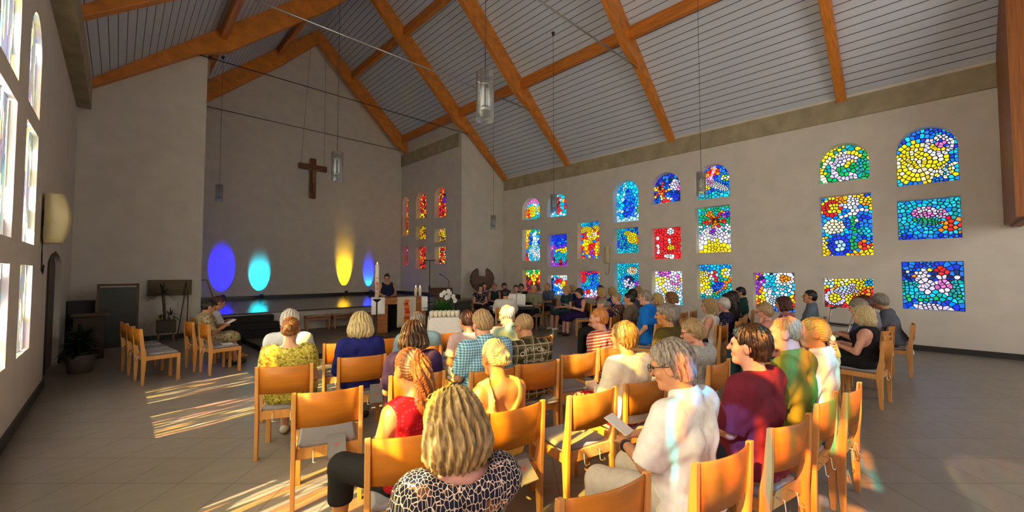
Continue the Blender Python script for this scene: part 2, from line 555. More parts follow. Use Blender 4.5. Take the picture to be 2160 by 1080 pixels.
def glass_cells(w, h, arch, n, bg, shapes, seed, gap, sv=1.0, dim=1.0):
    rng = random.Random(seed)
    vert = sv
    outline = arch_pts(0, w, 0, h, arch)
    asp = h / w * sv
    seeds = []
    for s in shapes:
        if s[0] in ('e', 'f', 'n'):     # follow the outline of the figure
            r0 = s[3]
            if s[0] == 'n':
                rings = [(s[3] + s[4]) / 2]
            else:
                rings = [q * 0.088 for q in range(int(r0 * 1.25 / 0.088) + 1)] if r0 > 0.12 else [0.0, r0 * 1.5]
            for r in rings:
                m = max(1, int(2 * PI * r / 0.080))
                ph = rng.random()
                for k in range(m):
                    a = 2 * PI * (k + ph) / m
                    sy = (s[4] / s[3]) if s[0] == 'e' else 1.0
                    x, y = r * math.cos(a), r * sy * math.sin(a)
                    if s[0] == 'e' and len(s) > 6:
                        b = R_(s[6])
                        x, y = x * math.cos(b) - y * math.sin(b), x * math.sin(b) + y * math.cos(b)
                    seeds.append((s[1] + x, (s[2] + y)))
    placed = [p for p in seeds if 0 < p[0] < 1 and 0 < p[1] < asp]
    tries = 0
    dmin = 0.72 * math.sqrt(asp / n)
    while tries < n * 12:
        tries += 1
        p = (rng.random(), rng.random() * asp)
        dm = dmin * (0.75 + 0.75 * (0.5 + 0.5 * math.sin(p[0] * 7.3 + seed) * math.cos(p[1] * 6.1 + 2 * seed)))
        if all((p[0] - q[0]) ** 2 + (p[1] - q[1]) ** 2 > dm * dm for q in placed):
            placed.append(p)
    keep = []
    for p in placed:
        if all((p[0] - q[0]) ** 2 + (p[1] - q[1]) ** 2 > (dmin * 0.35) ** 2 for q in keep):
            keep.append(p)
    P = np.array(keep) * w
    outline = [(p[0], p[1] * vert) for p in outline]
    cells = []
    for i, (x, y) in enumerate(P):
        d2 = ((P - P[i]) ** 2).sum(1)
        poly = outline
        for j in np.argsort(d2)[1:18]:
            nx, ny = P[j][0] - x, P[j][1] - y
            poly = clip_half(poly, nx, ny, (P[j][0] ** 2 + P[j][1] ** 2 - x * x - y * y) / 2)
            if len(poly) < 3:
                break
        if len(poly) < 3:
            continue
        poly = [(p[0], p[1] / vert) for p in poly]
        cxx = sum(p[0] for p in poly) / len(poly)
        cyy = sum(p[1] for p in poly) / len(poly)
        sh = []
        for p in poly:
            dx, dy = p[0] - cxx, p[1] - cyy
            if vert == 1.0:
                d = math.hypot(dx, dy) + 1e-6
                f = min(0.75, gap * 1.3 / d)
                sh.append((p[0] - dx * f, p[1] - dy * f))
            else:
                sh.append((p[0] - math.copysign(min(abs(dx) * 0.7, gap), dx), p[1] - math.copysign(min(abs(dy) * 0.7, gap), dy)))
        u, v = x / w, y / w
        pal = bg
        if isinstance(bg, tuple):       # bands from bottom to top
            pal = bg[min(len(bg) - 1, int(v / asp * len(bg)))]
        for s in shapes:
            if in_shape(s, u, v):
                pal = s[5]
        col = PAL[rng.choice(pal)]
        f = 0.72 + 0.5 * rng.random()
        if dim != 1.0:
            f *= dim
        cells.append((sh, tuple(min(1.0, cc * f + 0.03 * rng.random()) for cc in col), poly))
    return [(p[0], p[1] / vert) for p in outline], cells


def glass_mat(name, emit):
    m = bpy.data.materials.new(name)
    m.use_nodes = True
    n, l = m.node_tree.nodes, m.node_tree.links
    n.remove(n['Principled BSDF'])
    at = n.new('ShaderNodeAttribute')
    at.attribute_name = 'pane_colour'
    if emit:
        # daylit coloured glass, milky: glows inwards
        nz = n.new('ShaderNodeTexNoise')
        nz.inputs['Scale'].default_value = 14
        r = n.new('ShaderNodeMapRange')
        r.inputs[3].default_value = emit * 0.65
        r.inputs[4].default_value = emit * 1.45
        l.new(nz.outputs['Fac'], r.inputs[0])
        e = n.new('ShaderNodeEmission')
        l.new(at.outputs['Color'], e.inputs['Color'])
        l.new(r.outputs[0], e.inputs['Strength'])
        l.new(e.outputs[0], n['Material Output'].inputs['Surface'])
    else:
        t = n.new('ShaderNodeBsdfTransparent')
        l.new(at.outputs['Color'], t.inputs['Color'])
        l.new(t.outputs[0], n['Material Output'].inputs['Surface'])
    return m


glass_lit = glass_mat('daylit_stained_glass', 0.47)
glass_clear = glass_mat('clear_tinted_glass', 0)
lead = pm('lead_came', (0.008, 0.008, 0.010), 0.6, 0.2, 10)


def glass_window(idx, x, out, k, y0, y1, z0, z1, n, bg, shapes, label, mat, seed, gap=0.0095, back=True):
    w, h = y1 - y0, z1 - z0
    outline, cells = glass_cells(w, h, k == 'A', n, bg, shapes, seed, gap, 1.0 if back else 0.13, 0.62 if (not back and y0 < 5) else 1.0)
    vs, fs, cols, mi = [], [], [], []

    def P(p, dx):
        # u runs the way a visitor reads the wall from inside
        yy = (y1 - p[0]) if out > 0 else (y0 + p[0])
        return (x + out * dx, yy, z0 + p[1])
    for poly, c, _full in cells:
        o = len(vs)
        vs += [P(p, 0.0) for p in poly]
        fs.append(tuple(range(o, len(vs))))
        cols.append(c)
        mi.append(0)
    if back:
        o = len(vs)
        vs += [P(p, 0.012) for p in outline]
        fs.append(tuple(range(o, len(vs))))
        cols.append((0, 0, 0))
        mi.append(1)
    else:           # slim lead grid between the clear panes
        for poly, c, full in cells:
            o = len(vs)
            m = len(poly)
            vs += [P(p, 0.0) for p in poly] + [P(p, 0.0) for p in full]
            for q in range(m):
                fs.append((o + q, o + (q + 1) % m, o + m + (q + 1) % m, o + m + q))
                cols.append((0, 0, 0))
                mi.append(1)
    me = bpy.data.meshes.new('window')
    me.from_pydata(vs, [], fs)
    at = me.attributes.new('pane_colour', 'FLOAT_COLOR', 'FACE')
    at.data.foreach_set('color', [v for c in cols for v in (*c, 1.0)])
    me.polygons.foreach_set('material_index', mi)
    me.materials.append(mat)
    me.materials.append(lead)
    ob = bpy.data.objects.new('window_%d' % idx, me)
    COL.objects.link(ob)
    return struct(ob, label, 'window')


WD = [
    (90, ('t', 'cl', 'wcl', 'mm'), [('e', .33, .38, .2, .2, 'y'), ('e', .75, .42, .17, .17, 'y'), ('q', 0, .2, .1, .5, 'ro')], 'small arched window with two yellow discs, leftmost of the top row'),
    (90, 'cltcB', [('q', .3, .5, .2, .8, 'rn'), ('q', .62, .8, .3, .8, 'rwy'), ('q', 0, 1, 0, .2, 'cl')], 'arched window of turquoise with a red upright, second in the top row'),
    (170, 'ccblc', [('e', .5, .55, .26, .7, 'bBb'), ('e', .86, .4, .1, .14, 'g'), ('q', 0, 1, 0, .15, 'l')], 'tall arched window all in blue and turquoise'),
    (150, 'BBbd', [('f', .25, .45, .3, 5, 'oyr'), ('e', .72, .62, .17, .22, 'wk'), ('e', .9, .5, .12, .12, 'm'), ('q', .2, .6, 0, .2, 'wkr')], 'arched window with an orange flower on dark blue'),
    (150, 'bBb', [('q', 0, .35, .3, .9, 'yyo'), ('q', .3, .62, .72, 1, 'ro'), ('q', 0, 1, 0, .22, 'ct'), ('e', .55, .42, .4, .1, 'w', -28), ('e', .8, .62, .17, .14, 'wyg'), ('e', .36, .6, .12, .14, 'mk')], 'arched window with yellow left edge and a white slanting path, behind a lamp'),
    (130, ('rn', 'bg', 'bB', 'gyb'), [('e', .5, .25, .36, .36, 'lwc'), ('q', .36, .66, .3, 1.25, 'lwc'), ('q', 0, .16, .5, 1.3, 'yo')], 'window with a pale turquoise tower figure, below the two yellow discs'),
    (150, ('p', 'nt', 'tc', 'by', 'pB', 'BbB', 'B'), [('q', .15, .85, .62, .72, 'y'), ('e', .5, .35, .3, .2, 'tc'), ('q', .42, .58, .0, .3, 'rn'), ('q', 0, .12, 0, .8, 'pm')], 'window with deep blue sky over a turquoise bowl'),
    (170, 'ryb', [('e', .5, .9, .2, .2, 'yeo'), ('e', .25, 1.2, .3, .12, 'y', 30), ('e', .75, 1.2, .3, .12, 'y', -30), ('e', .22, .4, .14, .34, 'yo', 20), ('e', .8, .4, .14, .34, 'yo', -20), ('e', .5, .3, .14, .3, 'pr'), ('q', 0, 1, 1.25, 1.5, 'bc')], 'window with golden raised hands on a red ground'),
    (150, 'tbtBt', [('e', .62, .55, .24, .22, 'yy'), ('e', .85, .45, .14, .16, 'yo'), ('e', .4, .75, .16, .08, 'y', 20), ('q', 0, 1, 0, .18, 'ct')], 'window with a yellow bird shape on teal, beside the wall speaker'),
    (120, 'r', [('e', .55, .9, .15, .12, 'w'), ('e', .5, .62, .07, .11, 'w'), ('e', .55, .38, .16, .1, 'yy'), ('e', .1, .7, .09, .1, 'w'), ('e', .1, .45, .09, .1, 'w'), ('e', .12, .24, .08, .1, 'w'), ('e', .93, .75, .08, .1, 'w'), ('e', .93, .5, .08, .1, 'w'), ('e', .93, .28, .08, .1, 'w'), ('e', .38, .1, .1, .08, 'w'), ('e', .6, .1, .1, .08, 'w')], 'bright red window with white ovals and a yellow disc'),
    (210, ('y', 'wyk', 'wtk', 'gt', 'tgc'), [('f', .5, .95, .36, 6, 'ror'), ('e', .5, .95, .1, .1, 'on'), ('e', .8, 1.15, .16, .12, 'pmB'), ('e', .32, 1.2, .12, .1, 'o'), ('e', .2, .45, .12, .4, 'w', -35), ('e', .78, .45, .12, .42, 'wk', 45), ('e', .42, .66, .1, .1, 'p')], 'large window with a red flower over white diagonals and a yellow base'),
    (110, ('rn', 'rn', 'rny', 'yeg'), [('q', .4, .55, .1, .6, 'yr')], 'low window, dark red below and yellow above, behind the choir'),
    (110, 'lwlb', [('q', .2, 1, .45, .62, 'r'), ('e', .62, .38, .13, .13, 'y'), ('e', .9, .4, .1, .13, 'y'), ('q', 0, .1, 0, .7, 'd'), ('q', 0, 1, .66, .8, 'ewc')], 'low pale blue window with a red band and two yellow discs'),
    (150, 'bBtb', [('q', 0, .22, .5, 1.1, 'r'), ('q', .8, 1, .6, 1.1, 'ory'), ('q', .1, 1, 0, .28, 'kmr'), ('e', .3, .62, .12, .18, 'ct'), ('q', .2, .8, .88, 1.1, 'rB')], 'low window in blue and teal framed by red'),
    (220, 'tctcb', [('e', .6, 1.22, .22, .14, 'weo'), ('e', .48, .8, .2, .24, 'dk'), ('e', .84, .72, .12, .16, 'mp'), ('q', .3, 1, .26, .42, 'lwc'), ('q', .4, .9, 0, .2, 'rgy')], 'tall low window in turquoise with a dark oval, over the seated crowd'),
    (190, 'wlwyk', [('e', .62, .78, .2, .24, 'kmw'), ('q', 0, .3, .5, .9, 'ye'), ('q', .1, .5, .92, 1.2, 'pm'), ('e', .5, .45, .1, .3, 'w'), ('q', .6, 1, 0, .4, 'lcw')], 'low window mostly white and pale lavender'),
    (230, 'tgtc', [('q', 0, 1, .86, 1.2, 'cb'), ('q', 0, .3, .1, .85, 'yye'), ('e', .42, .72, .14, .18, 'wlr'), ('e', .75, .8, .13, .16, 'yw'), ('e', .7, .42, .09, .34, 'mo', -42), ('e', .5, .38, .2, .1, 'bB', 35), ('q', 0, 1, 0, .12, 'bt'), ('e', .25, .2, .16, .14, 'e')], 'low window with a magenta diagonal on green and yellow'),
    (170, ('g', 'gyt', 'yg', 'ty'), [('n', .5, .3, .42, .5, 'ye'), ('e', .42, .55, .17, .17, 'lw'), ('n', .55, .38, .2, .36, 'k'), ('e', .85, .3, .15, .3, 'tg')], 'arched window with a pale crescent and yellow arc, second from the right'),
    (300, 'bBcb', [('e', .38, .55, .44, .50, 'yyye'), ('e', .38, .57, .06, .06, 'w'), ('e', .74, .9, .09, .08, 'm'), ('n', .72, .88, .13, .24, 'wk'), ('f', .8, .3, .2, 8, 'wey'), ('e', .8, .3, .07, .07, 'l')], 'arched window with a large golden sunburst on blue'),
    (300, 'bBcb', [('n', .5, .7, .62, .85, 'yyo'), ('e', .22, 1.22, .2, .2, 'r'), ('q', .17, .36, 1.08, 1.34, 'y'), ('f', .62, 1.12, .3, 5, 'wkl'), ('e', .58, 1.34, .07, .16, 'w'), ('q', .58, .66, .1, .95, 'g'), ('e', .25, .74, .2, .17, 'e'), ('e', .34, .26, .26, .3, 'B'), ('q', .26, .44, .1, .44, 'l'), ('f', .82, .26, .17, 5, 'ro'), ('e', .82, .6, .17, .13, 'ct'), ('q', 0, .1, 0, .5, 'ye')], 'tall window with a white lily and a red disc holding a yellow lantern'),
    (230, 'ctbcc', [('e', .44, .62, .22, .14, 'mk', 0), ('e', .7, .56, .14, .1, 'mk', -35), ('e', .38, .66, .06, .06, 'w'), ('f', .84, .3, .22, 7, 'ro'), ('e', .45, .42, .22, .08, 'tg', -15), ('q', 0, 1, 0, .12, 'Bb')], 'wide window with pink fish shapes and a red star on turquoise'),
    (210, ('rob', 'roy', 'yrp', 'pBm', 'pod'), [('e', .2, .5, .1, .24, 'yo'), ('e', .4, .62, .2, .34, 'lcw'), ('e', .28, .96, .08, .26, 'cl', 15), ('e', .46, .94, .08, .26, 'cl', -15), ('e', .76, .7, .18, .24, 'lwc'), ('n', .72, .92, .13, .2, 'w'), ('e', .72, .92, .12, .1, 'o'), ('e', .55, .3, .28, .13, 'lw'), ('q', .3, .75, .02, .16, 'bdp')], 'low window with pale blue figures on red and purple'),
    (220, ('rn', 'roy', 'yro', 'ye'), [('f', .1, .62, .13, 8, 'lw'), ('e', .42, .45, .26, .14, 'lk', 12), ('e', .58, .5, .13, .12, 'k'), ('e', .76, .58, .15, .14, 'y'), ('q', .75, 1, .2, .52, 'ro'), ('e', .22, .25, .12, .12, 'y'), ('e', .45, .22, .1, .14, 'y'), ('n', .22, .25, .14, .2, 'k'), ('e', .9, .66, .1, .08, 'cb')], 'low window in fiery red and yellow above the walking frame'),
    (230, ('bB', 'tcg', 'tct', 'Bbd', 'Bb'), [('e', .34, .78, .12, .16, 'kw'), ('e', .66, .84, .11, .16, 'kr'), ('e', .4, .55, .12, .18, 'k'), ('e', .68, .55, .16, .2, 'km'), ('e', .47, .92, .07, .06, 'y'), ('e', .1, .88, .05, .05, 'w'), ('e', .2, .78, .06, .06, 'mo'), ('e', .16, .45, .11, .11, 'c'), ('e', .88, .4, .1, .12, 'ct'), ('e', .9, .75, .08, .07, 'k'), ('q', .16, .86, 0, .14, 'kk'), ('e', .3, .22, .07, .06, 'g'), ('e', .93, .34, .05, .05, 'g')], 'lowest window at the far right with two lavender busts on deep blue'),
]
wi = 0
for (k, y0, y1, z0, z1), (n, bg, sh, lab) in zip(RW, WD):
    wi += 1
    glass_window(wi, XR + 0.25, 1, k, y0, y1, z0, z1, int(n * 0.72), bg, sh, 'stained glass, ' + lab, glass_lit, 100 + wi)
CWD = [('rrony', [('e', .5, 2.2, .3, .7, 'pkr')], 'tall narrow arched window of red glass in the altar recess'), ('rroyn', [], 'arched window of red and amber glass in the middle of the altar recess'), ('rroyn', [('e', .5, .9, .25, .2, 'p')], 'arched window of red glass nearest the nave in the altar recess'),
       ('yoyn', [], 'small square amber window under the middle arch of the recess'), ('yyeon', [], 'small yellow square window nearest the nave in the recess'), ('rrmn', [], 'low dark red window farthest back in the recess'), ('rron', [], 'low red window in the middle of the recess'), ('yoerrn', [], 'low amber window nearest the nave in the recess')]
for (k, y0, y1, z0, z1), (bg, sh, lab) in zip(CW, CWD):
    wi += 1
    glass_window(wi, CX1 + 0.25, 1, k, y0, y1, z0, z1, 90, bg, sh, 'stained glass, ' + lab, glass_lit, 200 + wi, gap=0.016)
# sunlit windows of the left wall, paler glass one sees and the sun shines through
LROW = ['upper arched', 'middle', 'lowest']
LPOS = ['farther', 'nearer', 'third', 'fourth', 'fifth', 'sixth', 'seventh']
PAL.update(V=(0.065, 0.05, 0.11), W=(0.95, 0.95, 0.92), Y=(1.0, 0.76, 0.15), P=(1.0, 0.50, 0.45), C=(0.50, 0.85, 1.0), L=(0.60, 0.55, 1.0), O=(1.0, 0.45, 0.10), D=(0.062, 0.062, 0.056), S=(0.085, 0.062, 0.028), T=(0.035, 0.060, 0.080))
for i, (k, y0, y1, z0, z1) in enumerate(LW):
    wi += 1
    bg = ['DSTDVSTWYDSDVT', 'DSTYDSDVWTDP', 'DSTWYDSPDVDST'][i % 3]
    if y0 < 5:
        bg = ['WYYOYSD', 'YWYOSDT', 'WYSYWDP'][i % 3]
    if y0 < 0.8:
        bg = ['cOSobDO', 'OcSoDbOL'][i % 2] if y0 > -1 else 'DSTVDS'
    row = 'upper arched' if k == 'A' else ('middle' if z0 > 1.5 else 'lowest')
    colm = LPOS[[6.95, 5.40, 3.95, 2.60, 0.95, -0.55, -2.05].index(y0)]
    glass_window(wi, XL - 0.05, -1, k, y0, y1, z0, z1, 130 if y0 > 5 else 75, bg, [], 'sunlit pastel glass, %s window of the %s column in the left wall' % (row, colm), glass_clear, 300 + wi, gap=0.004, back=False)

# ------------------------------------------------------------------ stage and sanctuary
stage_top = pm('stage_top', (0.060, 0.060, 0.065), 0.16, 0.2, 5)
stage_front = pm('stage_front', (0.42, 0.39, 0.37), 0.7, 0.06, 3)
black_stone = pm('black_stone', (0.008, 0.0075, 0.0075), 0.6, 0.2, 5, spec=0.25)
dark_stone = pm('dark_stone', (0.10, 0.085, 0.070), 0.4, 0.15, 4)
st = MB()
st.box(((CX0 + CX1) / 2, (12.4 + Y2) / 2, 0.31), (CX1 - CX0 - 0.02, Y2 - 12.4 - 0.01, 0.62), mi=0)
st.box(((CX0 + CX1) / 2, (12.38 + Y2) / 2, 0.64), (CX1 - CX0 - 0.02, Y2 - 12.38 - 0.01, 0.04), mi=1)
for x in (4.0 - 1.15, 5.6, 7.8):
    st.box((x, 12.395, 0.31), (0.02, 0.02, 0.62), mi=0)
struct(st.build('floor_stage', [stage_front, stage_top]), 'raised stage with a glossy dark floor in front of the altar wall', 'stage')
struct(MB().box(((CX0 + CX1) / 2, Y2 - 0.02, 0.72), (CX1 - CX0 - 0.02, 0.04, 0.12)).box((CX1 - 0.02, (Y1 + Y2) / 2, 0.72), (0.04, Y2 - Y1 - 0.1, 0.12)).build('baseboard_altar', dark_trim), 'black baseboard along the altar wall above the stage', 'baseboard')
sp = MB().prism([(2.3, 9.5), (2.62, 8.55), (4.4, 8.35), (7.2, 9.7), (8.0, 12.37), (2.2, 12.37)], 'z', 0.0, 0.11, 0)
sp.prism([(2.28, 9.5), (2.60, 8.53), (4.4, 8.33), (7.22, 9.68), (8.02, 12.375), (2.18, 12.375)], 'z', 0.0, 0.10, 1)
struct(sp.build('floor_sanctuary', [dark_stone, black_stone]), 'low dark sanctuary step with a black riser in front of the stage', 'step')
stp = empty('stage_steps', (2.35, 12.0, 0), 0, 'black steps up to the stage at its left end', 'steps')
for i in range(3):
    MB().box((0, -0.16 - 0.3 * (2 - i) + 0.47, 0.115 + (0.16 + 0.16 * i) / 2), (1.3 + 0.12 * (2 - i), 0.30 if i < 2 else 0.32, 0.16 + 0.16 * i)).build('step', black_stone, stp, bevel=0.008)

# coloured uplights on the altar wall
for x, d, col, pw, el_, sz, bl_, lab in ((2.83, 0.375, (0.0, 0.0, 1.0), 420, 51, 60, 0.10, 'deep blue uplight at the left end of the altar wall'), (4.08, 0.375, (0.0, 0.72, 1.0), 200, 50, 61, 0.35, 'turquoise uplight second from the left on the altar wall'), (7.46, 0.26, (1.0, 0.58, 0.0), 480, 64, 48, 0.6, 'yellow uplight right of centre on the altar wall'), (8.62, 0.24, (0.0, 0.03, 1.0), 260, 60, 48, 0.3, 'blue uplight at the right end of the altar wall')):
    u = empty('uplight', (x, Y2 - 0.04 - d, 0.66), 0, lab, 'spotlight', 'coloured uplights on the stage')
    tilt = Matrix.Rotation(R_(-(90 - el_)), 3, 'X')
    MB().lathe([(0.07, 0), (0.085, 0.02), (0.085, 0.14), (0.065, 0.17)], (0, -0.05, 0.05), 14, rot=tilt).build('lamp_body', black_metal, u)
    MB().box((0, 0, 0.012), (0.2, 0.14, 0.024)).box((-0.10, 0, 0.07), (0.012, 0.05, 0.12)).box((0.10, 0, 0.07), (0.012, 0.05, 0.12)).build('bracket', black_metal, u)
    ld = bpy.data.lights.new('uplight_beam', 'SPOT')
    ld.color = col
    ld.energy = pw
    ld.spot_size = R_(sz)
    ld.spot_blend = bl_
    ld.shadow_soft_size = 0.02
    lo = bpy.data.objects.new('uplight_beam', ld)
    COL.objects.link(lo)
    lo.parent = u
    q = tilt @ Vector((0, 0, 0.21))
    lo.location = (0, q.y - 0.05, q.z + 0.05)
    lo.rotation_euler = Vector((0, math.cos(R_(el_)), math.sin(R_(el_)))).to_track_quat('-Z', 'Y').to_euler()

# ------------------------------------------------------------------ crucifix
cross_wood = pm('cross_wood', (0.16, 0.055, 0.02), 0.5, 0.3, 4, (3, 3, 1))
fig_wood = pm('carved_wood', (0.30, 0.15, 0.05), 0.5, 0.2, 8)
cz = 5.78
cr = empty('crucifix', (5.98, Y2 - 0.14, cz), 0, 'dark wooden crucifix hanging high on the altar wall', 'crucifix')
MB().box((0, 0, 0), (0.25, 0.10, 1.74)).build('upright', cross_wood, cr, bevel=0.01)
MB().box((0, -0.01, 0.48), (1.16, 0.085, 0.24)).build('crossbar', cross_wood, cr, bevel=0.01)
fb = MB()
fb.tube([(0, -0.10, -0.62), (0, -0.12, -0.45), (0.01, -0.13, -0.15), (0, -0.12, 0.0), (0, -0.12, 0.2), (0, -0.12, 0.36), (0, -0.12, 0.40)], [0.025, 0.04, 0.06, 0.075, 0.085, 0.07, 0.03], 10)
fb.sphere((0.01, -0.15, 0.47), 0.065, 10, 8, sc=(0.85, 1, 1.15))
for s in (-1, 1):
    fb.tube([(0, -0.12, 0.34), (s * 0.14, -0.11, 0.37), (s * 0.30, -0.10, 0.44), (s * 0.46, -0.08, 0.49)], [0.04, 0.034, 0.026, 0.018], 8)
fb.build('carved_figure', fig_wood, cr)
for s_ in (-1, 1):
    MB().tube([(s_ * 0.48, 0, 0.58), (s_ * 0.30, -0.41, 5.85)], 0.006, 5).build('hanging_wire', black_metal, cr)

# ------------------------------------------------------------------ pendant lamps
gl = bpy.data.materials.new('lamp_glass')
gl.use_nodes = True
_n, _l = gl.node_tree.nodes, gl.node_tree.links
_n.remove(_n['Principled BSDF'])
_t = _n.new('ShaderNodeBsdfTransparent')
_t.inputs['Color'].default_value = (0.90, 0.93, 0.95, 1)
_g = _n.new('ShaderNodeBsdfGlossy')
_g.inputs['Roughness'].default_value = 0.06
_f = _n.new('ShaderNodeLayerWeight')
_f.inputs['Blend'].default_value = 0.35
_m = _n.new('ShaderNodeMixShader')
_l.new(_f.outputs['Facing'], _m.inputs[0])
_l.new(_t.outputs[0], _m.inputs[1])
_l.new(_g.outputs[0], _m.inputs[2])
_d = _n.new('ShaderNodeBsdfTranslucent')
_d.inputs['Color'].default_value = (0.95, 0.97, 1.0, 1)
_m2 = _n.new('ShaderNodeMixShader')
_m2.inputs[0].default_value = 0.14
_l.new(_m.outputs[0], _m2.inputs[1])
_l.new(_d.outputs[0], _m2.inputs[2])
_l.new(_m2.outputs[0], _n['Material Output'].inputs['Surface'])
crystal = pm('lamp_tube', (0.90, 0.92, 0.94), 0.12, 0.03, 9, spec=0.9)
for x, y, z, lab in ((3.04, 3.60, 3.77, 'large clear glass pendant lamp hanging nearest, in front of the roof trusses'), (3.02, 8.04, 3.77, 'clear glass pendant lamp hanging right of the crucifix'), (3.03, 12.9, 3.77, 'small clear glass pendant lamp above the deep blue uplight'),
                     (9.38, 7.90, 3.77, 'clear glass pendant lamp before the second arched window'), (9.72, 3.72, 3.77, 'clear glass pendant lamp before the arched window with the white path'), (9.60, 10.9, 3.65, 'small clear glass pendant lamp before the bare corner wall')):
    t = empty('pendant_lamp', (x, y, z), 0, lab, 'lamp', 'glass pendant lamps')
    if x == 3.03:
        t.location = (2.30, 16.1, 4.28)
    if y == 10.9:
        t.location = (10.65, 12.1, 3.68)
    top = zc(t.location.x) - t.location.z - 0.02
    MB().lathe([(0.105, -0.285), (0.105, 0.285), (0.100, 0.285), (0.100, -0.285)], seg=24, caps=False).build('glass_cylinder', gl, t)
    for k in range(4):
        a = k * PI / 2 + 0.4
        MB().tube([(0.045 * math.cos(a), 0.045 * math.sin(a), -0.12), (0.045 * math.cos(a), 0.045 * math.sin(a), 0.13)], 0.014, 8).build('light_tube', crystal, t)
    MB().tube([(-0.11, 0, 0.15), (0.11, 0, 0.15)], 0.005, 6).build('cross_rod', steel, t)
    MB().tube([(0, -0.11, 0.15), (0, 0.11, 0.15)], 0.005, 6).build('cross_rod', steel, t)
    MB().lathe([(0.055, 0.13), (0.06, 0.15), (0.02, 0.17), (0.018, 0.20)]).build('lamp_cap', steel, t)
    MB().lathe([(0.055, -0.17), (0.062, -0.15), (0.055, -0.12)]).build('lamp_socket', steel, t)
    MB().tube([(0, 0, 0.19), (0, 0, top - 0.02)], 0.005, 5).lathe([(0.03, top - 0.09), (0.05, top - 0.02), (0.05, top)]).build('cable', black_metal, t)

# ------------------------------------------------------------------ altar group
altar_wood = pm('altar_wood', (0.36, 0.12, 0.025), 0.45, 0.25, 4, (1, 1, 5))
linen = pm('white_linen', (0.88, 0.88, 0.88), 0.85, 0.04, 30)
beige_linen = pm('beige_linen', (0.62, 0.55, 0.45), 0.85, 0.06, 40)
AR = R_(-23)
alt = empty('altar', (5.62, 10.25, 0.11), AR, 'wooden block altar with a dark open middle, below the reading woman', 'altar')
AH = 0.93
MB().box((0, 0, AH - 0.09), (1.34, 0.72, 0.18)).build('altar_top', altar_wood, alt, bevel=0.01)
for s in (-1, 1):
    MB().box((s * 0.50, 0, (AH - 0.18) / 2), (0.30, 0.62, AH - 0.18)).build('altar_leg', altar_wood, alt, bevel=0.008)
MB().box((0, 0.22, (AH - 0.18) / 2), (0.7, 0.1, AH - 0.18)).build('back_panel', black_stone, alt)


def ac(x, y, z):
    m = Matrix.Rotation(AR, 3, 'Z') @ Vector((x, y, 0))
    return (5.62 + m.x, 10.25 + m.y, 0.11 + z)


def drape(name, w, drop, thick, mats, loc, rz, label, cat, back=0.30, extra=None):
    m = MB()
    n = 14
    path = [(0.004 * math.sin(i), back - i * back / 4, 0.008) for i in range(5)] + [(0, -0.012, -0.01 - k * drop / 8) for k in range(9)]
    top, rings = [], []
    for k, p in enumerate(path):
        ring = []
        for i in range(n + 1):
            x = -w / 2 + w * i / n
            wv = 0.010 * math.sin(i * 1.9) * max(0, k - 4) / 8
            ring.append((x, p[1] - wv - 0.002, p[2]))
        ring += [(q[0], q[1] + thick, q[2] - (0.004 if k < 5 else 0)) for q in ring[::-1]]
        rings.append(ring)
    m.loft(rings)
    if extra:
        extra(m)
    o = m.build(name, mats, None, loc)
    o.rotation_euler = (0, 0, rz)
    return tag(o, label, cat)


p = ac(-0.60, -0.37, AH)
drape('altar_cloth', 0.34, 0.42, 0.004, linen, p, AR, 'white cloth hanging over the left front corner of the altar', 'cloth')
p = ac(0.60, -0.37, AH)
drape('altar_cloth', 0.16, 0.36, 0.004, linen, p, AR, 'narrow white cloth hanging over the right end of the altar', 'cloth')
red_motif = pm('red_motif', (0.62, 0.03, 0.01), 0.8, 0.2, 12)
orange_motif = pm('orange_motif', (0.85, 0.20, 0.02), 0.8, 0.2, 12)


def motif(m):
    for k in range(8):
        z = -0.06 - 0.075 * k
        m.box((0.02 * (-1) ** k * (k % 3 == 1), -0.030, z - 0.03), (0.13 - 0.02 * (k % 2), 0.006, 0.07), mi=1 + (k in (1, 3, 4, 6)))


p = ac(0.13, -0.37, AH)
drape('altar_banner', 0.50, 0.78, 0.004, [beige_linen, orange_motif, red_motif], p, AR, 'beige banner with red and orange squares down the altar front', 'banner', extra=motif)
wax = pm('ivory_wax', (0.85, 0.80, 0.66), 0.5, 0.04, 8)
flame_m = bpy.data.materials.new('candle_flame')
flame_m.use_nodes = True
fe = flame_m.node_tree.nodes['Principled BSDF']
fe.inputs['Base Color'].default_value = (1, 0.8, 0.4, 1)
fe.inputs['Emission Color'].default_value = (1.0, 0.80, 0.42, 1)
fe.inputs['Emission Strength'].default_value = 4.0


def candle(name, loc, r, h, label, group=None, flame=True, parent_marks=None):
    o = empty(name, loc, 0, label, 'candle', group)
    MB().lathe([(r, 0), (r, h - r * 0.3), (r * 0.85, h), (r * 0.3, h - r * 0.15)], seg=16).build('wax_body', wax, o)
    MB().tube([(0, 0, h - r * 0.3), (0, 0, h + r * 0.25)], r * 0.05 + 0.001, 5).build('wick', black_metal, o)
    if flame:
        MB().lathe([(0.001, h + r * 0.1), (r * 0.22, h + r * 0.5), (r * 0.16, h + r * 0.9), (0.001, h + r * 1.5)], seg=8).build('flame', flame_m, o)
    return o


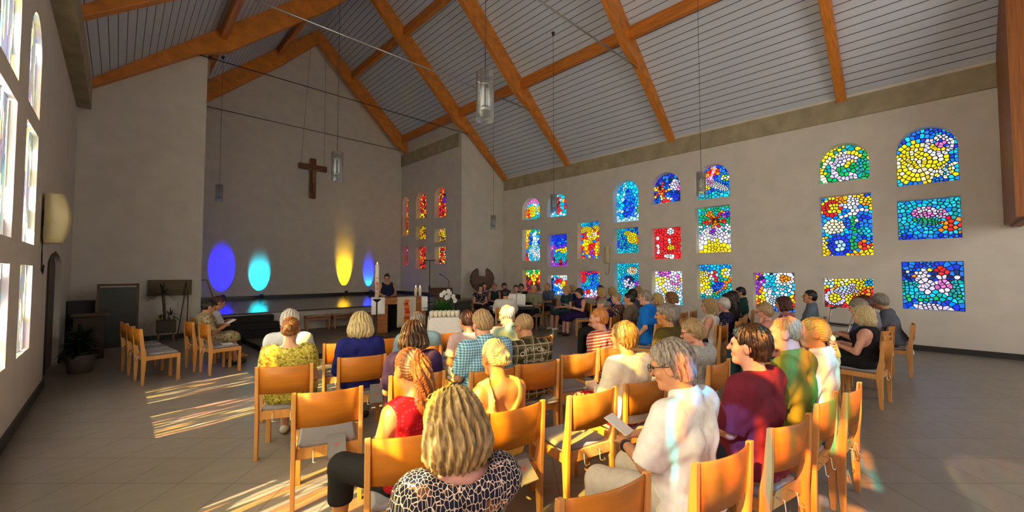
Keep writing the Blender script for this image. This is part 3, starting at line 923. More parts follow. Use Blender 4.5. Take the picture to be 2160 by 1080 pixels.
for i, (x, lab) in enumerate(((0.36, 'left of the two lit pillar candles on the altar'), (0.48, 'right of the two lit pillar candles on the altar'))):
    candle('pillar_candle', ac(x + 0.06, 0.05, AH + 0.005), 0.042, 0.24, 'ivory candle, ' + lab)
ph = (4.60, 9.55, 0.11)
stand = empty('candlestick', ph, 0, 'slender black floor candlestick in front of the altar', 'candlestick')
MB().lathe([(0.17, 0), (0.17, 0.02), (0.03, 0.04), (0.018, 0.06), (0.018, 0.86), (0.03, 0.88)], seg=14).build('stem', black_metal, stand)
MB().lathe([(0.03, 0.87), (0.095, 0.93), (0.10, 0.945), (0.05, 0.945)], seg=14).build('drip_dish', black_metal, stand)
pas = candle('paschal_candle', (ph[0], ph[1], 0.11 + 0.945), 0.048, 0.84, 'tall white Easter candle with a red cross, on the black candlestick')
red_wax = pm('red_wax', (0.55, 0.01, 0.03), 0.5, 0.1, 8)
view = Matrix.Rotation(-math.atan2(ph[0], ph[1]), 3, 'Z')
cb = MB()
for (dx, dz, w_, h_) in ((0, 0.34, 0.018, 0.22), (0, 0.38, 0.07, 0.022), (0, 0.24, 0.05, 0.018)):
    q = view @ Vector((dx, -0.047, 0))
    cb.box((q.x, q.y, dz), (w_, 0.008, h_), rot=view)
cb.build('red_cross', red_wax, pas)


def text_obj(txt, size, mat, parent, loc, rot, name, extrude=0.002, align='CENTER'):
    cu = bpy.data.curves.new(name, 'FONT')
    cu.body = txt
    cu.size = size
    cu.extrude = extrude
    cu.align_x = align
    tmp = bpy.data.objects.new(name, cu)
    COL.objects.link(tmp)
    me = bpy.data.meshes.new_from_object(tmp.evaluated_get(bpy.context.evaluated_depsgraph_get()))
    bpy.data.objects.remove(tmp)
    o = bpy.data.objects.new(name, me)
    me.materials.clear()
    me.materials.append(mat)
    COL.objects.link(o)
    if parent:
        o.parent = parent
    o.location = loc
    o.rotation_euler = rot
    return o


va = -math.atan2(ph[0], ph[1])
q = view @ Vector((0, -0.050, 0))
text_obj('A', 0.075, red_wax, pas, (q.x, q.y, 0.49), (PI / 2, 0, va), 'alpha_sign')
text_obj('\u03a9', 0.075, red_wax, pas, (q.x, q.y, 0.13), (PI / 2, 0, va), 'omega_sign')

# microphone stand, lectern
ms = empty('microphone_stand', (6.55, 10.25, 0.11), 0, 'tall thin black stand with a T bar right of the altar', 'stand')
MB().tube([(0, 0, 0.02), (0, 0, 1.15)], 0.02, 8).tube([(0, 0, 1.15), (0, 0, 1.95)], 0.012, 8).lathe([(0.03, 1.10), (0.03, 1.2)]).build('pole', black_metal, ms)
MB().tube([(-0.17, 0.06, 1.95), (0.17, -0.06, 1.95)], 0.012, 8).build('cross_bar', black_metal, ms)
fbm = MB()
for k in range(3):
    a = k * 2.1
    fbm.tube([(0, 0, 0.2), (0.3 * math.cos(a), 0.3 * math.sin(a), 0.012)], 0.012, 6)
fbm.build('tripod', black_metal, ms)
dark_wood = pm('dark_wood', (0.075, 0.028, 0.014), 0.45, 0.3, 4, (1, 1, 5))
lec = empty('lectern', (7.70, 11.35, 0.0), R_(-35), 'dark wooden lectern with a gooseneck microphone behind the flowers', 'lectern')
MB().box((0, 0.05, 0.56), (0.50, 0.36, 0.90)).box((0, 0.05, 0.06), (0.62, 0.5, 0.12)).build('lectern_body', dark_wood, lec, bevel=0.01)
MB().prism([(-0.30, 0.98), (0.30, 1.14), (0.30, 1.19), (-0.30, 1.03)], 'x', -0.38, 0.38).build('reading_desk', dark_wood, lec)
MB().tube([(0.26, 0.2, 1.14), (0.26, 0.2, 1.36), (0.22, 0.12, 1.47), (0.10, -0.1, 1.58), (-0.02, -0.25, 1.64)], 0.009, 7).sphere((-0.03, -0.27, 1.645), 0.022, 8, 6).build('gooseneck_microphone', black_metal, lec)
bx = empty('equipment_box', (8.55, 11.3, 0), R_(-30), 'low black box with a shelf beside the lectern', 'box')
MB().box((0, 0, 0.36), (0.5, 0.42, 0.64)).build('case', black_metal, bx, bevel=0.01)
MB().box((0, 0, 0.71), (0.62, 0.5, 0.05)).build('lid', black_metal, bx)
MB().box((0.12, 0, 0.02), (0.8, 0.55, 0.04)).build('base_board', black_metal, bx)
# candle table
TA = R_(-33)
TX, TY = 5.20, 7.52
tb = empty('side_table', (TX, TY, 0), TA, 'small table fully covered by a white cloth, right of the altar', 'table')
MB().box((0, 0, 0.72), (0.68, 0.46, 0.03)).build('table_top', altar_wood, tb)
for sx in (-1, 1):
    for sy in (-1, 1):
        MB().box((sx * 0.29, sy * 0.18, 0.355), (0.05, 0.05, 0.70)).build('leg', altar_wood, tb)
clm = MB()
rings = []
for k in range(9):
    t = k / 8
    ring = []
    n = 64
    for i in range(n):
        a = 2 * PI * i / n
        c_, s_ = math.cos(a), math.sin(a)
        e_ = 7
        f = 1 / (abs(c_) ** e_ + abs(s_) ** e_) ** (1 / e_)
        gw = 1 + t * 0.10 + t * 0.022 * math.sin(a * 14) + t * 0.012 * math.sin(a * 23)
        ring.append((0.36 * c_ * f * gw, 0.25 * s_ * f * gw, 0.745 - 0.60 * t))
    rings.append(ring)
clm.loft(rings[::-1], caps=False)
clm.add(rings[0], [tuple(range(64))])
to = clm.build('tablecloth', linen, None, (TX, TY, 0))
to.rotation_euler = (0, 0, TA)
tag(to, 'white tablecloth reaching to the floor on the small table, below the candles', 'tablecloth')
k = 0
for iy in range(2):
    for ix in range(7):
        m = Matrix.Rotation(TA, 3, 'Z') @ Vector((-0.29 + ix * 0.092 + iy * 0.025, -0.13 + iy * 0.14, 0))
        o = MB().lathe([(0.034, 0), (0.046, 0.05), (0.048, 0.10), (0.036, 0.125), (0.012, 0.13)], seg=12).build('votive_candle', wax, None, (TX + m.x, TY + m.y, 0.75))
        tag(o, 'small white candle, %s from the left in the %s row on the white cloth' % (['first', 'second', 'third', 'fourth', 'fifth', 'sixth', 'last'][ix], ['front', 'back'][iy]), 'candle', 'white candles on the side table')
# flowers on a plant stand
leaf_mat = pm('leaf_green', (0.035, 0.13, 0.02), 0.5, 0.4, 10)
dark_leaf = pm('dark_leaf', (0.012, 0.035, 0.012), 0.5, 0.4, 10)
petal_mat = pm('white_petal', (0.86, 0.86, 0.84), 0.6, 0.05, 14)
ceramic = pm('grey_pot', (0.22, 0.20, 0.18), 0.5, 0.1, 6)


def leaf_blade(m, base, dir_, L, w, droop, seg=5):
    base = Vector(base)
    d = Vector(dir_).normalized()
    side = d.cross(Vector((0, 0, 1)))
    side = side.normalized() if side.length > 0.05 else Vector((1, 0, 0))
    vs, fs = [], []
    for i in range(seg + 1):
        t = i / seg
        p = base + d * L * t + Vector((0, 0, -droop * t * t))
        ww = w * math.sin(PI * min(0.97, 0.12 + t * 0.88)) ** 0.8
        up_ = side.cross(d) * 0.25 * ww
        vs += [tuple(p - side * ww + up_), tuple(p), tuple(p + side * ww + up_)]
    for i in range(seg):
        a = i * 3
        fs += [(a, a + 1, a + 4, a + 3), (a + 1, a + 2, a + 5, a + 4)]
    m.add(vs, fs, 0, True)


rng = random.Random(5)
fl = empty('flower_arrangement', (5.66, 8.28, 0), 0, 'large green flower arrangement with white orchids behind the small table', 'flowers')
MB().lathe([(0.2, 0), (0.2, 0.02), (0.03, 0.05), (0.03, 0.50), (0.14, 0.55), (0.16, 0.70)], seg=14).build('flower_stand', black_metal, fl)
lv = MB()
for i in range(130):
    a = rng.random() * 2 * PI
    el = 0.1 + rng.random() * 1.1
    leaf_blade(lv, (0.06 * math.cos(a), 0.06 * math.sin(a), 0.68 + 0.1 * rng.random()), (math.cos(a) * math.cos(el), math.sin(a) * math.cos(el), math.sin(el)), 0.26 + rng.random() * 0.30, 0.022 + 0.026 * rng.random(), 0.12)
lv.build('foliage', leaf_mat, fl)
bl = MB()
for i, (dx, dz) in enumerate(((0.02, 1.22), (0.10, 1.25), (0.18, 1.20), (0.25, 1.12), (-0.06, 1.17), (0.30, 1.02), (0.14, 1.12), (0.05, 1.10))):
    for kk in range(5):
        a = 2 * PI * kk / 5 + i
        bl.sphere((dx + 0.035 * math.cos(a), -0.05 * (i % 2) - 0.05, dz + 0.035 * math.sin(a)), 0.032, 7, 5, sc=(1, 0.45, 1))
bl.build('orchid_blossoms', petal_mat, fl)
sm_ = MB()
for dx in (0.0, 0.15, 0.28):
    sm_.tube([(0, 0, 0.7), (dx * 0.6, -0.03, 1.0), (dx, -0.06, 1.18)], 0.005, 5)
sm_.build('flower_stems', leaf_mat, fl)

# stools along the stage front
seat_wood = pm('stool_wood', (0.28, 0.12, 0.045), 0.5, 0.2, 4, (5, 1, 1))
for i, x in enumerate((4.05, 4.78, 5.50)):
    o = empty('stool', (x, 12.05, 0.11), R_(-4), 'low wooden stool with a folded paper on top, %s of three before the stage' % ['leftmost', 'middle', 'rightmost'][i], 'stool', 'stools before the stage')
    MB().box((0, 0, 0.375), (0.64, 0.34, 0.05)).build('seat', seat_wood, o, bevel=0.008)
    for sx in (-1, 1):
        for sy in (-1, 1):
            MB().box((sx * 0.28, sy * 0.13, 0.175), (0.04, 0.04, 0.35)).build('leg', seat_wood, o)
    MB().box((0, 0.13, 0.31), (0.52, 0.02, 0.05)).box((0, -0.13, 0.31), (0.52, 0.02, 0.05)).build('rail', seat_wood, o)
    tag(MB().box((x + 0.02, 12.04, 0.519), (0.26, 0.2, 0.016), rz=0.2).build('paper_sheets', pm('grey_paper', (0.45, 0.45, 0.5), 0.8, 0.1, 10)), 'flat stack of papers on the %s stool before the stage' % ['leftmost', 'middle', 'rightmost'][i], 'paper')

# dark round sculpture in the right corner
sc = empty('round_sculpture', (10.75, 12.9, 0), R_(-38), 'dark round wooden sculpture with a notch, standing in the corner', 'sculpture')
arc = []
for i in range(41):
    a = R_(108 + (432 - 108) * i / 40)
    arc.append((0.44 * math.cos(a), 1.42 + 0.44 * math.sin(a)))
arc += [(0.13, 1.55), (-0.13, 1.55)]
MB().prism(arc, 'y', -0.05, 0.05).build('disc', dark_wood, sc, bevel=0.01)
rim = [(0.46 * math.cos(R_(112 + 316 * i / 36)), 0, 1.42 + 0.46 * math.sin(R_(112 + 316 * i / 36))) for i in range(37)]
MB().tube(rim, 0.045, 8).build('rim', dark_wood, sc)
MB().box((0, 0, 0.5), (0.16, 0.1, 1.0)).box((0, 0, 0.03), (0.6, 0.4, 0.06)).build('pedestal', dark_wood, sc)

# ------------------------------------------------------------------ left corner
board_green = pm('board_green', (0.020, 0.032, 0.028), 0.35, 0.3, 3)
bb = empty('notice_board', (0.02, 12.35, 0), R_(2), 'tall dark green notice board in a brown frame against the left end wall', 'board')
MB().box((0, 0, 0.74), (0.58, 0.03, 1.30)).build('panel', board_green, bb)
MB().box((-0.31, 0, 0.74), (0.045, 0.05, 1.45)).box((0.31, 0, 0.74), (0.045, 0.05, 1.45)).box((0, 0, 1.44), (0.66, 0.05, 0.05)).build('frame', pm('frame_brown', (0.10, 0.055, 0.02), 0.5, 0.2, 5), bb)
MB().box((-0.31, 0, 0.02), (0.08, 0.5, 0.04)).box((0.31, 0, 0.02), (0.08, 0.5, 0.04)).build('foot', pm('frame_brown', (0.1, 0.055, 0.02)), bb)
bxs = empty('loudspeaker', (-0.55, 12.95, 0), 0, 'black floor standing loudspeaker box left of the notice board', 'loudspeaker')
MB().box((0, 0, 0.55), (0.42, 0.4, 1.1)).build('cabinet', black_metal, bxs, bevel=0.01)
MB().box((0, -0.205, 0.55), (0.38, 0.012, 1.0)).build('grille', dark_trim, bxs)
ct = empty('side_cabinet', (-0.38, 11.75, 0), 0, 'small dark brown cabinet with a flat top in the shaded left corner', 'cabinet')
MB().box((0, 0, 0.42), (0.44, 0.4, 0.84)).build('body', pm('cabinet_brown', (0.05, 0.022, 0.012), 0.5, 0.2, 5), ct, bevel=0.008)
MB().box((0.02, 0, 0.865), (0.54, 0.5, 0.03)).build('top', pm('cabinet_top', (0.12, 0.06, 0.03), 0.4, 0.2, 5), ct)
pl = empty('potted_plant', (-0.42, 10.25, 0), 0, 'bushy dark potted plant on the floor by the sunlit wall', 'plant')
MB().lathe([(0.15, 0), (0.20, 0.28), (0.21, 0.30), (0.17, 0.29)], seg=16).build('pot', ceramic, pl)
lv = MB()
for i in range(120):
    a = rng.random() * 2 * PI
    el = -0.1 + rng.random() * 1.4
    z0 = 0.3 + 0.35 * rng.random()
    leaf_blade(lv, (0.04 * math.cos(a), 0.04 * math.sin(a), z0), (math.cos(a) * math.cos(el), math.sin(a) * math.cos(el), math.sin(el)), 0.16 + rng.random() * 0.15, 0.03 + 0.02 * rng.random(), 0.08)
lv.build('foliage', dark_leaf, pl)
yu = empty('yucca_plant', (0.88, 13.05, 0), 0, 'tall spiky yucca plant below the brown wall box', 'plant')
MB().box((0, 0, 0.40), (0.36, 0.3, 0.30)).build('planter', pm('planter_brown', (0.06, 0.04, 0.025), 0.6, 0.2, 5), yu, bevel=0.01)
for sx in (-1, 1):
    MB().tube([(sx * 0.14, 0, 0), (sx * 0.14, 0, 0.62)], 0.02, 8).build('plant_stand_leg', pm('light_wood_leg', (0.45, 0.28, 0.1), 0.5, 0.1, 5), yu)
MB().tube([(-0.03, 0, 0.5), (-0.05, 0, 0.9), (-0.08, 0, 1.20)], 0.03, 8).tube([(0.05, 0, 0.5), (0.06, 0, 0.62)], 0.025, 8).build('trunk', pm('trunk_brown', (0.12, 0.08, 0.045), 0.8, 0.3, 20), yu)
lv = MB()
for cx_, czz, n_, L in ((-0.08, 1.2, 44, 0.40), (0.07, 0.66, 30, 0.30), (-0.12, 0.58, 16, 0.24)):
    for i in range(n_):
        a = rng.random() * 2 * PI
        el = -0.35 + rng.random() * 1.75
        leaf_blade(lv, (cx_, 0, czz), (math.cos(a) * math.cos(el), math.sin(a) * math.cos(el), math.sin(el)), L * (0.75 + 0.4 * rng.random()), 0.014, 0.12)
lv.build('spiky_leaves', pm('yucca_leaf', (0.030, 0.050, 0.018), 0.5, 0.4, 10), yu)
wb = empty('wall_box', (0.98, Y1 - 0.05, 1.32), 0, 'flat brown wooden box mounted on the left end wall', 'box')
MB().box((0, 0, 0), (0.86, 0.1, 0.40)).build('casing', pm('box_olive', (0.10, 0.065, 0.012), 0.5, 0.15, 5), wb, bevel=0.008)
MB().box((0, -0.053, 0), (0.80, 0.01, 0.34)).build('door_panel', pm('box_olive2', (0.11, 0.070, 0.014), 0.5, 0.15, 5), wb)
hat = MB().box((0, 0, 0), (0.62, 0.012, 0.36)).box((0, -0.008, 0), (0.56, 0.006, 0.30))
tag(hat.build('wall_hatch', plaster, None, (1.13, Y1 - 0.006, 3.75)), 'small painted hatch on the left end wall', 'hatch')
for i, (x0, y0, x1, y1, z1, lab) in enumerate(((0.95, 13.2, 1.30, 13.62, 1.45, 'thin wooden pole leaning on the end wall, left of two'), (1.15, 13.3, 1.34, 13.63, 1.30, 'thin wooden pole leaning on the end wall, right of two'))):
    tag(MB().tube([(x0 + 0.15, y0, 0.0), (x1, y1, z1)], 0.014, 6).build('wooden_pole', pm('pole_wood', (0.09, 0.055, 0.03), 0.6, 0.2, 6)), lab, 'pole')
tag(MB().tube([(1.85, 12.55, 0.665), (1.60, 12.6, 1.52), (1.50, 12.6, 1.52)], 0.014, 6).build('stage_handrail', pm('pole_wood', (0.09, 0.055, 0.03))), 'slender bent handrail at the left end of the stage', 'handrail')

# wall loudspeakers
cream = pm('cream_plastic', (0.62, 0.54, 0.30), 0.5, 0.05, 6)


def wall_speaker(x, y, z, sgn, w, h, d, label):
    o = empty('wall_speaker', (x, y, z), 0, label, 'loudspeaker')
    m = MB()
    rings = []
    for k in range(9):
        t = k / 8
        bow = d * (0.72 + 0.28 * math.sin(PI * t))
        zz = -h / 2 + h * t
        rings.append([(sgn * 0.03, -w / 2, zz), (sgn * bow, -w / 2 * 0.8, zz), (sgn * (bow + 0.03), 0, zz), (sgn * bow, w / 2 * 0.8, zz), (sgn * 0.03, w / 2, zz)])
    m.loft(rings)
    m.build('cabinet', cream, o)
    MB().box((sgn * 0.015, 0, 0), (0.03, 0.1, 0.2)).build('bracket', black_metal, o)
    MB().tube([(sgn * 0.02, -w * 0.3, -h / 2 + 0.05), (sgn * 0.02, -w * 0.3, -h / 2 - 0.15), (sgn * 0.02, -w * 0.15, -h / 2 - 0.38), (sgn * 0.02, w * 0.3, -h / 2 - 0.42), (sgn * 0.02, w * 0.5, -h / 2 - 0.3)], 0.008, 6).build('cable', black_metal, o)
    return o


wall_speaker(XL, 8.50, 2.46, 1, 0.30, 0.68, 0.25, 'cream loudspeaker mounted on the left wall beside the sunlit windows')
wall_speaker(XR, 8.16, 2.34, -1, 0.20, 0.62, 0.13, 'cream loudspeaker on the stained glass wall between two middle windows')

# walking frame by the right wall
rol = empty('rollator', (11.55, 1.55, 0), R_(70), 'folded walking frame with black handles under the fiery red window', 'walker')
rm = MB()
for s in (-1, 1):
    rm.tube([(s * 0.25, -0.30, 0.08), (s * 0.25, -0.15, 0.50), (s * 0.25, -0.28, 0.86), (s * 0.25, -0.36, 0.92)], 0.014, 7)
    rm.tube([(s * 0.25, 0.30, 0.08), (s * 0.25, 0.0, 0.55), (s * 0.25, -0.10, 0.70)], 0.014, 7)
rm.tube([(-0.25, 0.0, 0.55), (0.25, 0.0, 0.55)], 0.012, 7).tube([(-0.25, -0.15, 0.5), (0.25, -0.15, 0.5)], 0.012, 7)
rm.build('tube_frame', steel, rol)
for s in (-1, 1):
    MB().tube([(s * 0.25, -0.28, 0.88), (s * 0.25, -0.48, 0.90)], 0.022, 8).build('handle_grip', black_metal, rol)
    for y in (-0.30, 0.30):
        MB().lathe([(0.08, -0.015), (0.09, 0), (0.08, 0.015)], (s * 0.25, y, 0.085), 14, rot=Matrix.Rotation(PI / 2, 3, 'Y')).build('wheel', black_metal, rol)
MB().box((0, -0.06, 0.56), (0.46, 0.2, 0.03)).build('seat', black_metal, rol)

# ------------------------------------------------------------------ piano
KA = R_(-40)
ky = empty('digital_piano', (7.85, 8.15, 0), KA, 'slim black digital piano on a crossed stand facing the choir', 'piano')
MB().box((0, 0, 0.74), (1.25, 0.30, 0.09)).build('case', black_metal, ky, bevel=0.01)
MB().box((0, -0.085, 0.79), (1.16, 0.12, 0.014)).build('white_keys', white_paper, ky)
MB().tube([(-0.35, -0.15, 0.02), (0.35, 0.15, 0.69)], 0.018, 7).tube([(0.35, -0.15, 0.02), (-0.35, 0.15, 0.69)], 0.018, 7).build('crossed_stand', black_metal, ky)
MB().box((0.0, 0.13, 0.80), (0.5, 0.012, 0.06)).build('music_rest', black_metal, ky)


def kc(x, y, z):
    m = Matrix.Rotation(KA, 3, 'Z') @ Vector((x, y, 0))
    return (7.85 + m.x, 8.15 + m.y, z)


for x, rr, lab in ((0.02, 0.10, 'left'), (0.28, -0.22, 'right')):
    o = MB().box((0, 0, 0.16), (0.24, 0.008, 0.31), rot=Matrix.Rotation(R_(-14), 3, 'X')).build('music_sheet', white_paper, None, kc(x, 0.12, 0.79))
    o.rotation_euler = (0, 0, KA + rr)
    tag(o, '%s white music sheet standing on the digital piano' % lab, 'paper')

# ------------------------------------------------------------------ people: implicit bodies on a grid, meshed with surface nets
BIG = 9.0


class Field:
    def __init__(self, lo, hi, vox):
        self.lo = np.array(lo, np.float32)
        self.vox = vox
        self.n = np.ceil((np.array(hi) - self.lo) / vox).astype(int) + 1
        self.d = np.full(self.n, BIG, np.float32)

    def region(self, lo, hi):
        a = np.clip(np.floor((np.array(lo) - self.lo) / self.vox).astype(int), 0, self.n)
        b = np.clip(np.ceil((np.array(hi) - self.lo) / self.vox).astype(int) + 1, 0, self.n)
        if np.any(b <= a):
            return None, None
        sl = tuple(slice(i, j) for i, j in zip(a, b))
        g = np.meshgrid(*[self.lo[k] + np.arange(a[k], b[k], dtype=np.float32) * self.vox for k in range(3)], indexing='ij', sparse=True)
        return sl, g

    def union(self, sl, d, k):
        o = self.d[sl]
        if k > 0:
            h = np.maximum(k - np.abs(o - d), 0) / k
            self.d[sl] = np.minimum(o, d) - h * h * k * 0.25
        else:
            self.d[sl] = np.minimum(o, d)

    def cone(self, a, b, ra, rb, k=0.03, grow=0.0, cuts=(), wr=None):
        a, b = np.array(a, np.float32), np.array(b, np.float32)
        ra, rb = ra + grow, rb + grow
        m = max(ra, rb) + 0.06 + k
        sl, g = self.region(np.minimum(a, b) - m, np.maximum(a, b) + m)
        if sl is None:
            return
        ab = b - a
        L = float(ab @ ab) + 1e-9
        px, py, pz = g[0] - a[0], g[1] - a[1], g[2] - a[2]
        h = np.clip((px * ab[0] + py * ab[1] + pz * ab[2]) / L, 0, 1)
        d = np.sqrt((px - h * ab[0]) ** 2 + (py - h * ab[1]) ** 2 + (pz - h * ab[2]) ** 2) - (ra + (rb - ra) * h)
        for c in cuts:          # keep the side where n.p < c
            d = np.maximum(d, g[0] * c[0] + g[1] * c[1] + g[2] * c[2] - c[3])
        self.union(sl, d, k)

    def ell(self, c, r, R=None, k=0.03, grow=0.0, sub=False):
        c = np.array(c, np.float32)
        r = np.array(r, np.float32) + grow
        m = float(r.max()) + 0.05 + k
        sl, g = self.region(c - m, c + m)
        if sl is None:
            return
        p = [g[0] - c[0], g[1] - c[1], g[2] - c[2]]
        if R is not None:
            p = [p[0] * R[0][j] + p[1] * R[1][j] + p[2] * R[2][j] for j in range(3)]
        q = np.sqrt((p[0] / r[0]) ** 2 + (p[1] / r[1]) ** 2 + (p[2] / r[2]) ** 2)
        d = (q - 1) * float(r.min()) * (1 + 0.35 * (r.max() / r.min() - 1) * 0)
        if sub:
            o = self.d[sl]
            h = np.maximum(k - np.abs(o + d), 0) / k if k > 0 else 0
            self.d[sl] = np.maximum(o, -d) + h * h * k * 0.25
        else:
            self.union(sl, d, k)

    def cut(self, n, c):
        g = np.meshgrid(*[self.lo[k] + np.arange(self.n[k], dtype=np.float32) * self.vox for k in range(3)], indexing='ij', sparse=True)
        self.d = np.maximum(self.d, g[0] * n[0] + g[1] * n[1] + g[2] * n[2] - c)

    def grid(self):
        return np.meshgrid(*[self.lo[k] + np.arange(self.n[k], dtype=np.float32) * self.vox for k in range(3)], indexing='ij', sparse=True)

    def mesh(self, name):
        d = self.d
        d[0], d[-1] = BIG, BIG
        d[:, 0], d[:, -1] = BIG, BIG
        d[:, :, 0], d[:, :, -1] = BIG, BIG
        ins = d < 0
        s = ins[:-1, :-1, :-1].astype(np.int8)
        s = sum(ins[i:i + d.shape[0] - 1, j:j + d.shape[1] - 1, k:k + d.shape[2] - 1].astype(np.int8) for i in (0, 1) for j in (0, 1) for k in (0, 1))
        act = (s > 0) & (s < 8)
        I, J, K = np.nonzero(act)
        if len(I) == 0:
            return None
        idx = np.full(act.shape, -1, np.int32)
        idx[I, J, K] = np.arange(len(I))
        acc = np.zeros((len(I), 3), np.float32)
        cnt = np.zeros(len(I), np.float32)
        cor = [(i, j, k) for i in (0, 1) for j in (0, 1) for k in (0, 1)]
        val = {c: d[I + c[0], J + c[1], K + c[2]] for c in cor}
        for c in cor:
            for ax in range(3):
                if c[ax]:
                    continue
                e = list(c)
                e[ax] = 1
                e = tuple(e)
                va, vb = val[c], val[e]
                m = (va < 0) != (vb < 0)
                t = np.where(m, va / np.where(m, va - vb, 1), 0)
                for q in range(3):
                    acc[:, q] += np.where(m, c[q] + (t if q == ax else 0), 0)
                cnt += m
        V = (np.stack([I, J, K], 1) + acc / cnt[:, None]) * self.vox + self.lo
        quads = []
        for ax in range(3):
            o1, o2 = (ax + 1) % 3, (ax + 2) % 3
            sl0, sl1 = [slice(None)] * 3, [slice(None)] * 3
            sl0[ax], sl1[ax] = slice(0, -1), slice(1, None)
            a, b = ins[tuple(sl0)], ins[tuple(sl1)]
            ch = a != b
            P = np.array(np.nonzero(ch)).T
            if len(P) == 0:
                continue
            fl = a[tuple(P.T)]
            e1, e2 = np.zeros(3, int), np.zeros(3, int)
            e1[o1], e2[o2] = 1, 1
            q = [P - e1 - e2, P - e2, P, P - e1]
            ok = np.ones(len(P), bool)
            for x in q:
                ok &= np.all((x >= 0) & (x < np.array(act.shape)), axis=1)
            Q = np.stack([idx[tuple(np.clip(x, 0, np.array(act.shape) - 1).T)] for x in q], 1)
            ok &= np.all(Q >= 0, axis=1)
            Q, f2 = Q[ok], fl[ok]
            Q[~f2] = Q[~f2][:, ::-1]
            quads.append(Q)
        Q = np.concatenate(quads)
        me = bpy.data.meshes.new(name)
        me.vertices.add(len(V))
        me.vertices.foreach_set('co', V.astype(np.float32).ravel())
        me.loops.add(len(Q) * 4)
        me.loops.foreach_set('vertex_index', Q.astype(np.int32).ravel())
        me.polygons.add(len(Q))
        me.polygons.foreach_set('loop_start', np.arange(0, len(Q) * 4, 4, dtype=np.int32))
        me.polygons.foreach_set('use_smooth', np.ones(len(Q), bool))
        me.update(calc_edges=True)
        me.validate()
        return me


def rotm(yaw, pitch, roll=0.0):
    """head frame: yaw left+, pitch down+"""
    return np.array((Matrix.Rotation(yaw, 3, 'Z') @ Matrix.Rotation(-pitch, 3, 'X') @ Matrix.Rotation(roll, 3, 'Y')), np.float32)


# ---- cloth and hair materials
def cloth(name, col, kind='plain', c2=(1, 1, 1), c3=None, sc=1.0, rough=0.8):
    if name in MATS:
        return MATS[name]
    if kind == 'plain':
        m = pm(name, col, rough, 0.08, 30, bump=0.08, spec=0.2)
        return m
    m, n, l, b = new_mat(name)
    v, x, y, z = obj_xyz(n, l)
    b.inputs['Roughness'].default_value = rough
    b.inputs['Specular IOR Level'].default_value = 0.2

    def stripe(ax, f, w, ph=0.0):
        return math_node(n, l, 'LESS_THAN', math_node(n, l, 'FRACT', math_node(n, l, 'ADD', math_node(n, l, 'MULTIPLY', ax, f), ph)), w)
    if kind == 'stripes':
        out = mix_node(n, l, stripe(math_node(n, l, 'ADD', z, math_node(n, l, 'MULTIPLY', y, 0.25)), 28 * sc, 0.38), col, c2)
    elif kind == 'gingham':
        a, c = stripe(x, 42 * sc, 0.5), stripe(z, 42 * sc, 0.5)
        s = math_node(n, l, 'MULTIPLY', math_node(n, l, 'ADD', a, c), 0.5)
        out = mix_node(n, l, s, col, c2)
    elif kind == 'plaid':
        a = math_node(n, l, 'MAXIMUM', stripe(x, 11 * sc, 0.10), stripe(z, 11 * sc, 0.10))
        w = math_node(n, l, 'MAXIMUM', stripe(x, 11 * sc, 0.42, 0.3), stripe(z, 11 * sc, 0.42, 0.3))
        out = mix_node(n, l, a, mix_node(n, l, w, col, c3 or mul(col, 0.5)), c2)
    elif kind in ('floral', 'mottle'):
        vo = n.new('ShaderNodeTexVoronoi')
        vo.inputs['Scale'].default_value = 26 * sc
        l.new(v, vo.inputs['Vector'])
        nz = n.new('ShaderNodeTexNoise')
        nz.inputs['Scale'].default_value = 18 * sc
        nz.inputs['Detail'].default_value = 3
        l.new(v, nz.inputs['Vector'])
        t = math_node(n, l, 'LESS_THAN', vo.outputs['Distance'], 0.33 if kind == 'floral' else 0.40)
        u = math_node(n, l, 'GREATER_THAN', nz.outputs['Fac'], 0.56)
        out = mix_node(n, l, t, mix_node(n, l, u, col, c3 or mul(col, 0.6)), c2)
    elif kind == 'leopard':
        mp = n.new('ShaderNodeMapping')
        mp.inputs['Scale'].default_value = (66, 66, 36)
        l.new(v, mp.inputs['Vector'])
        vo = n.new('ShaderNodeTexVoronoi')
        vo.feature = 'DISTANCE_TO_EDGE'
        vo.inputs['Scale'].default_value = 1.0
        vo.inputs['Randomness'].default_value = 0.75
        l.new(mp.outputs['Vector'], vo.inputs['Vector'])
        nz = n.new('ShaderNodeTexNoise')
        nz.inputs['Scale'].default_value = 9
        l.new(v, nz.inputs['Vector'])
        t = math_node(n, l, 'LESS_THAN', vo.outputs['Distance'], 0.055)
        u = math_node(n, l, 'GREATER_THAN', nz.outputs['Fac'], 0.60)
        out = mix_node(n, l, t, mix_node(n, l, u, col, c3), c2)
    elif kind == 'dots':
        vo = n.new('ShaderNodeTexVoronoi')
        vo.inputs['Scale'].default_value = 48 * sc
        vo.inputs['Randomness'].default_value = 0.15
        l.new(v, vo.inputs['Vector'])
        out = mix_node(n, l, math_node(n, l, 'LESS_THAN', vo.outputs['Distance'], 0.26), col, c2)
    l.new(out, b.inputs['Base Color'])
    MATS[name] = m
    return m


def hair_mat(name, col, col2):
    return pm('hair_' + name, col, 0.42, 0.1, 26, (3.2, 3.2, 0.45), bump=0.5, col2=col2, detail=5, spec=0.45)


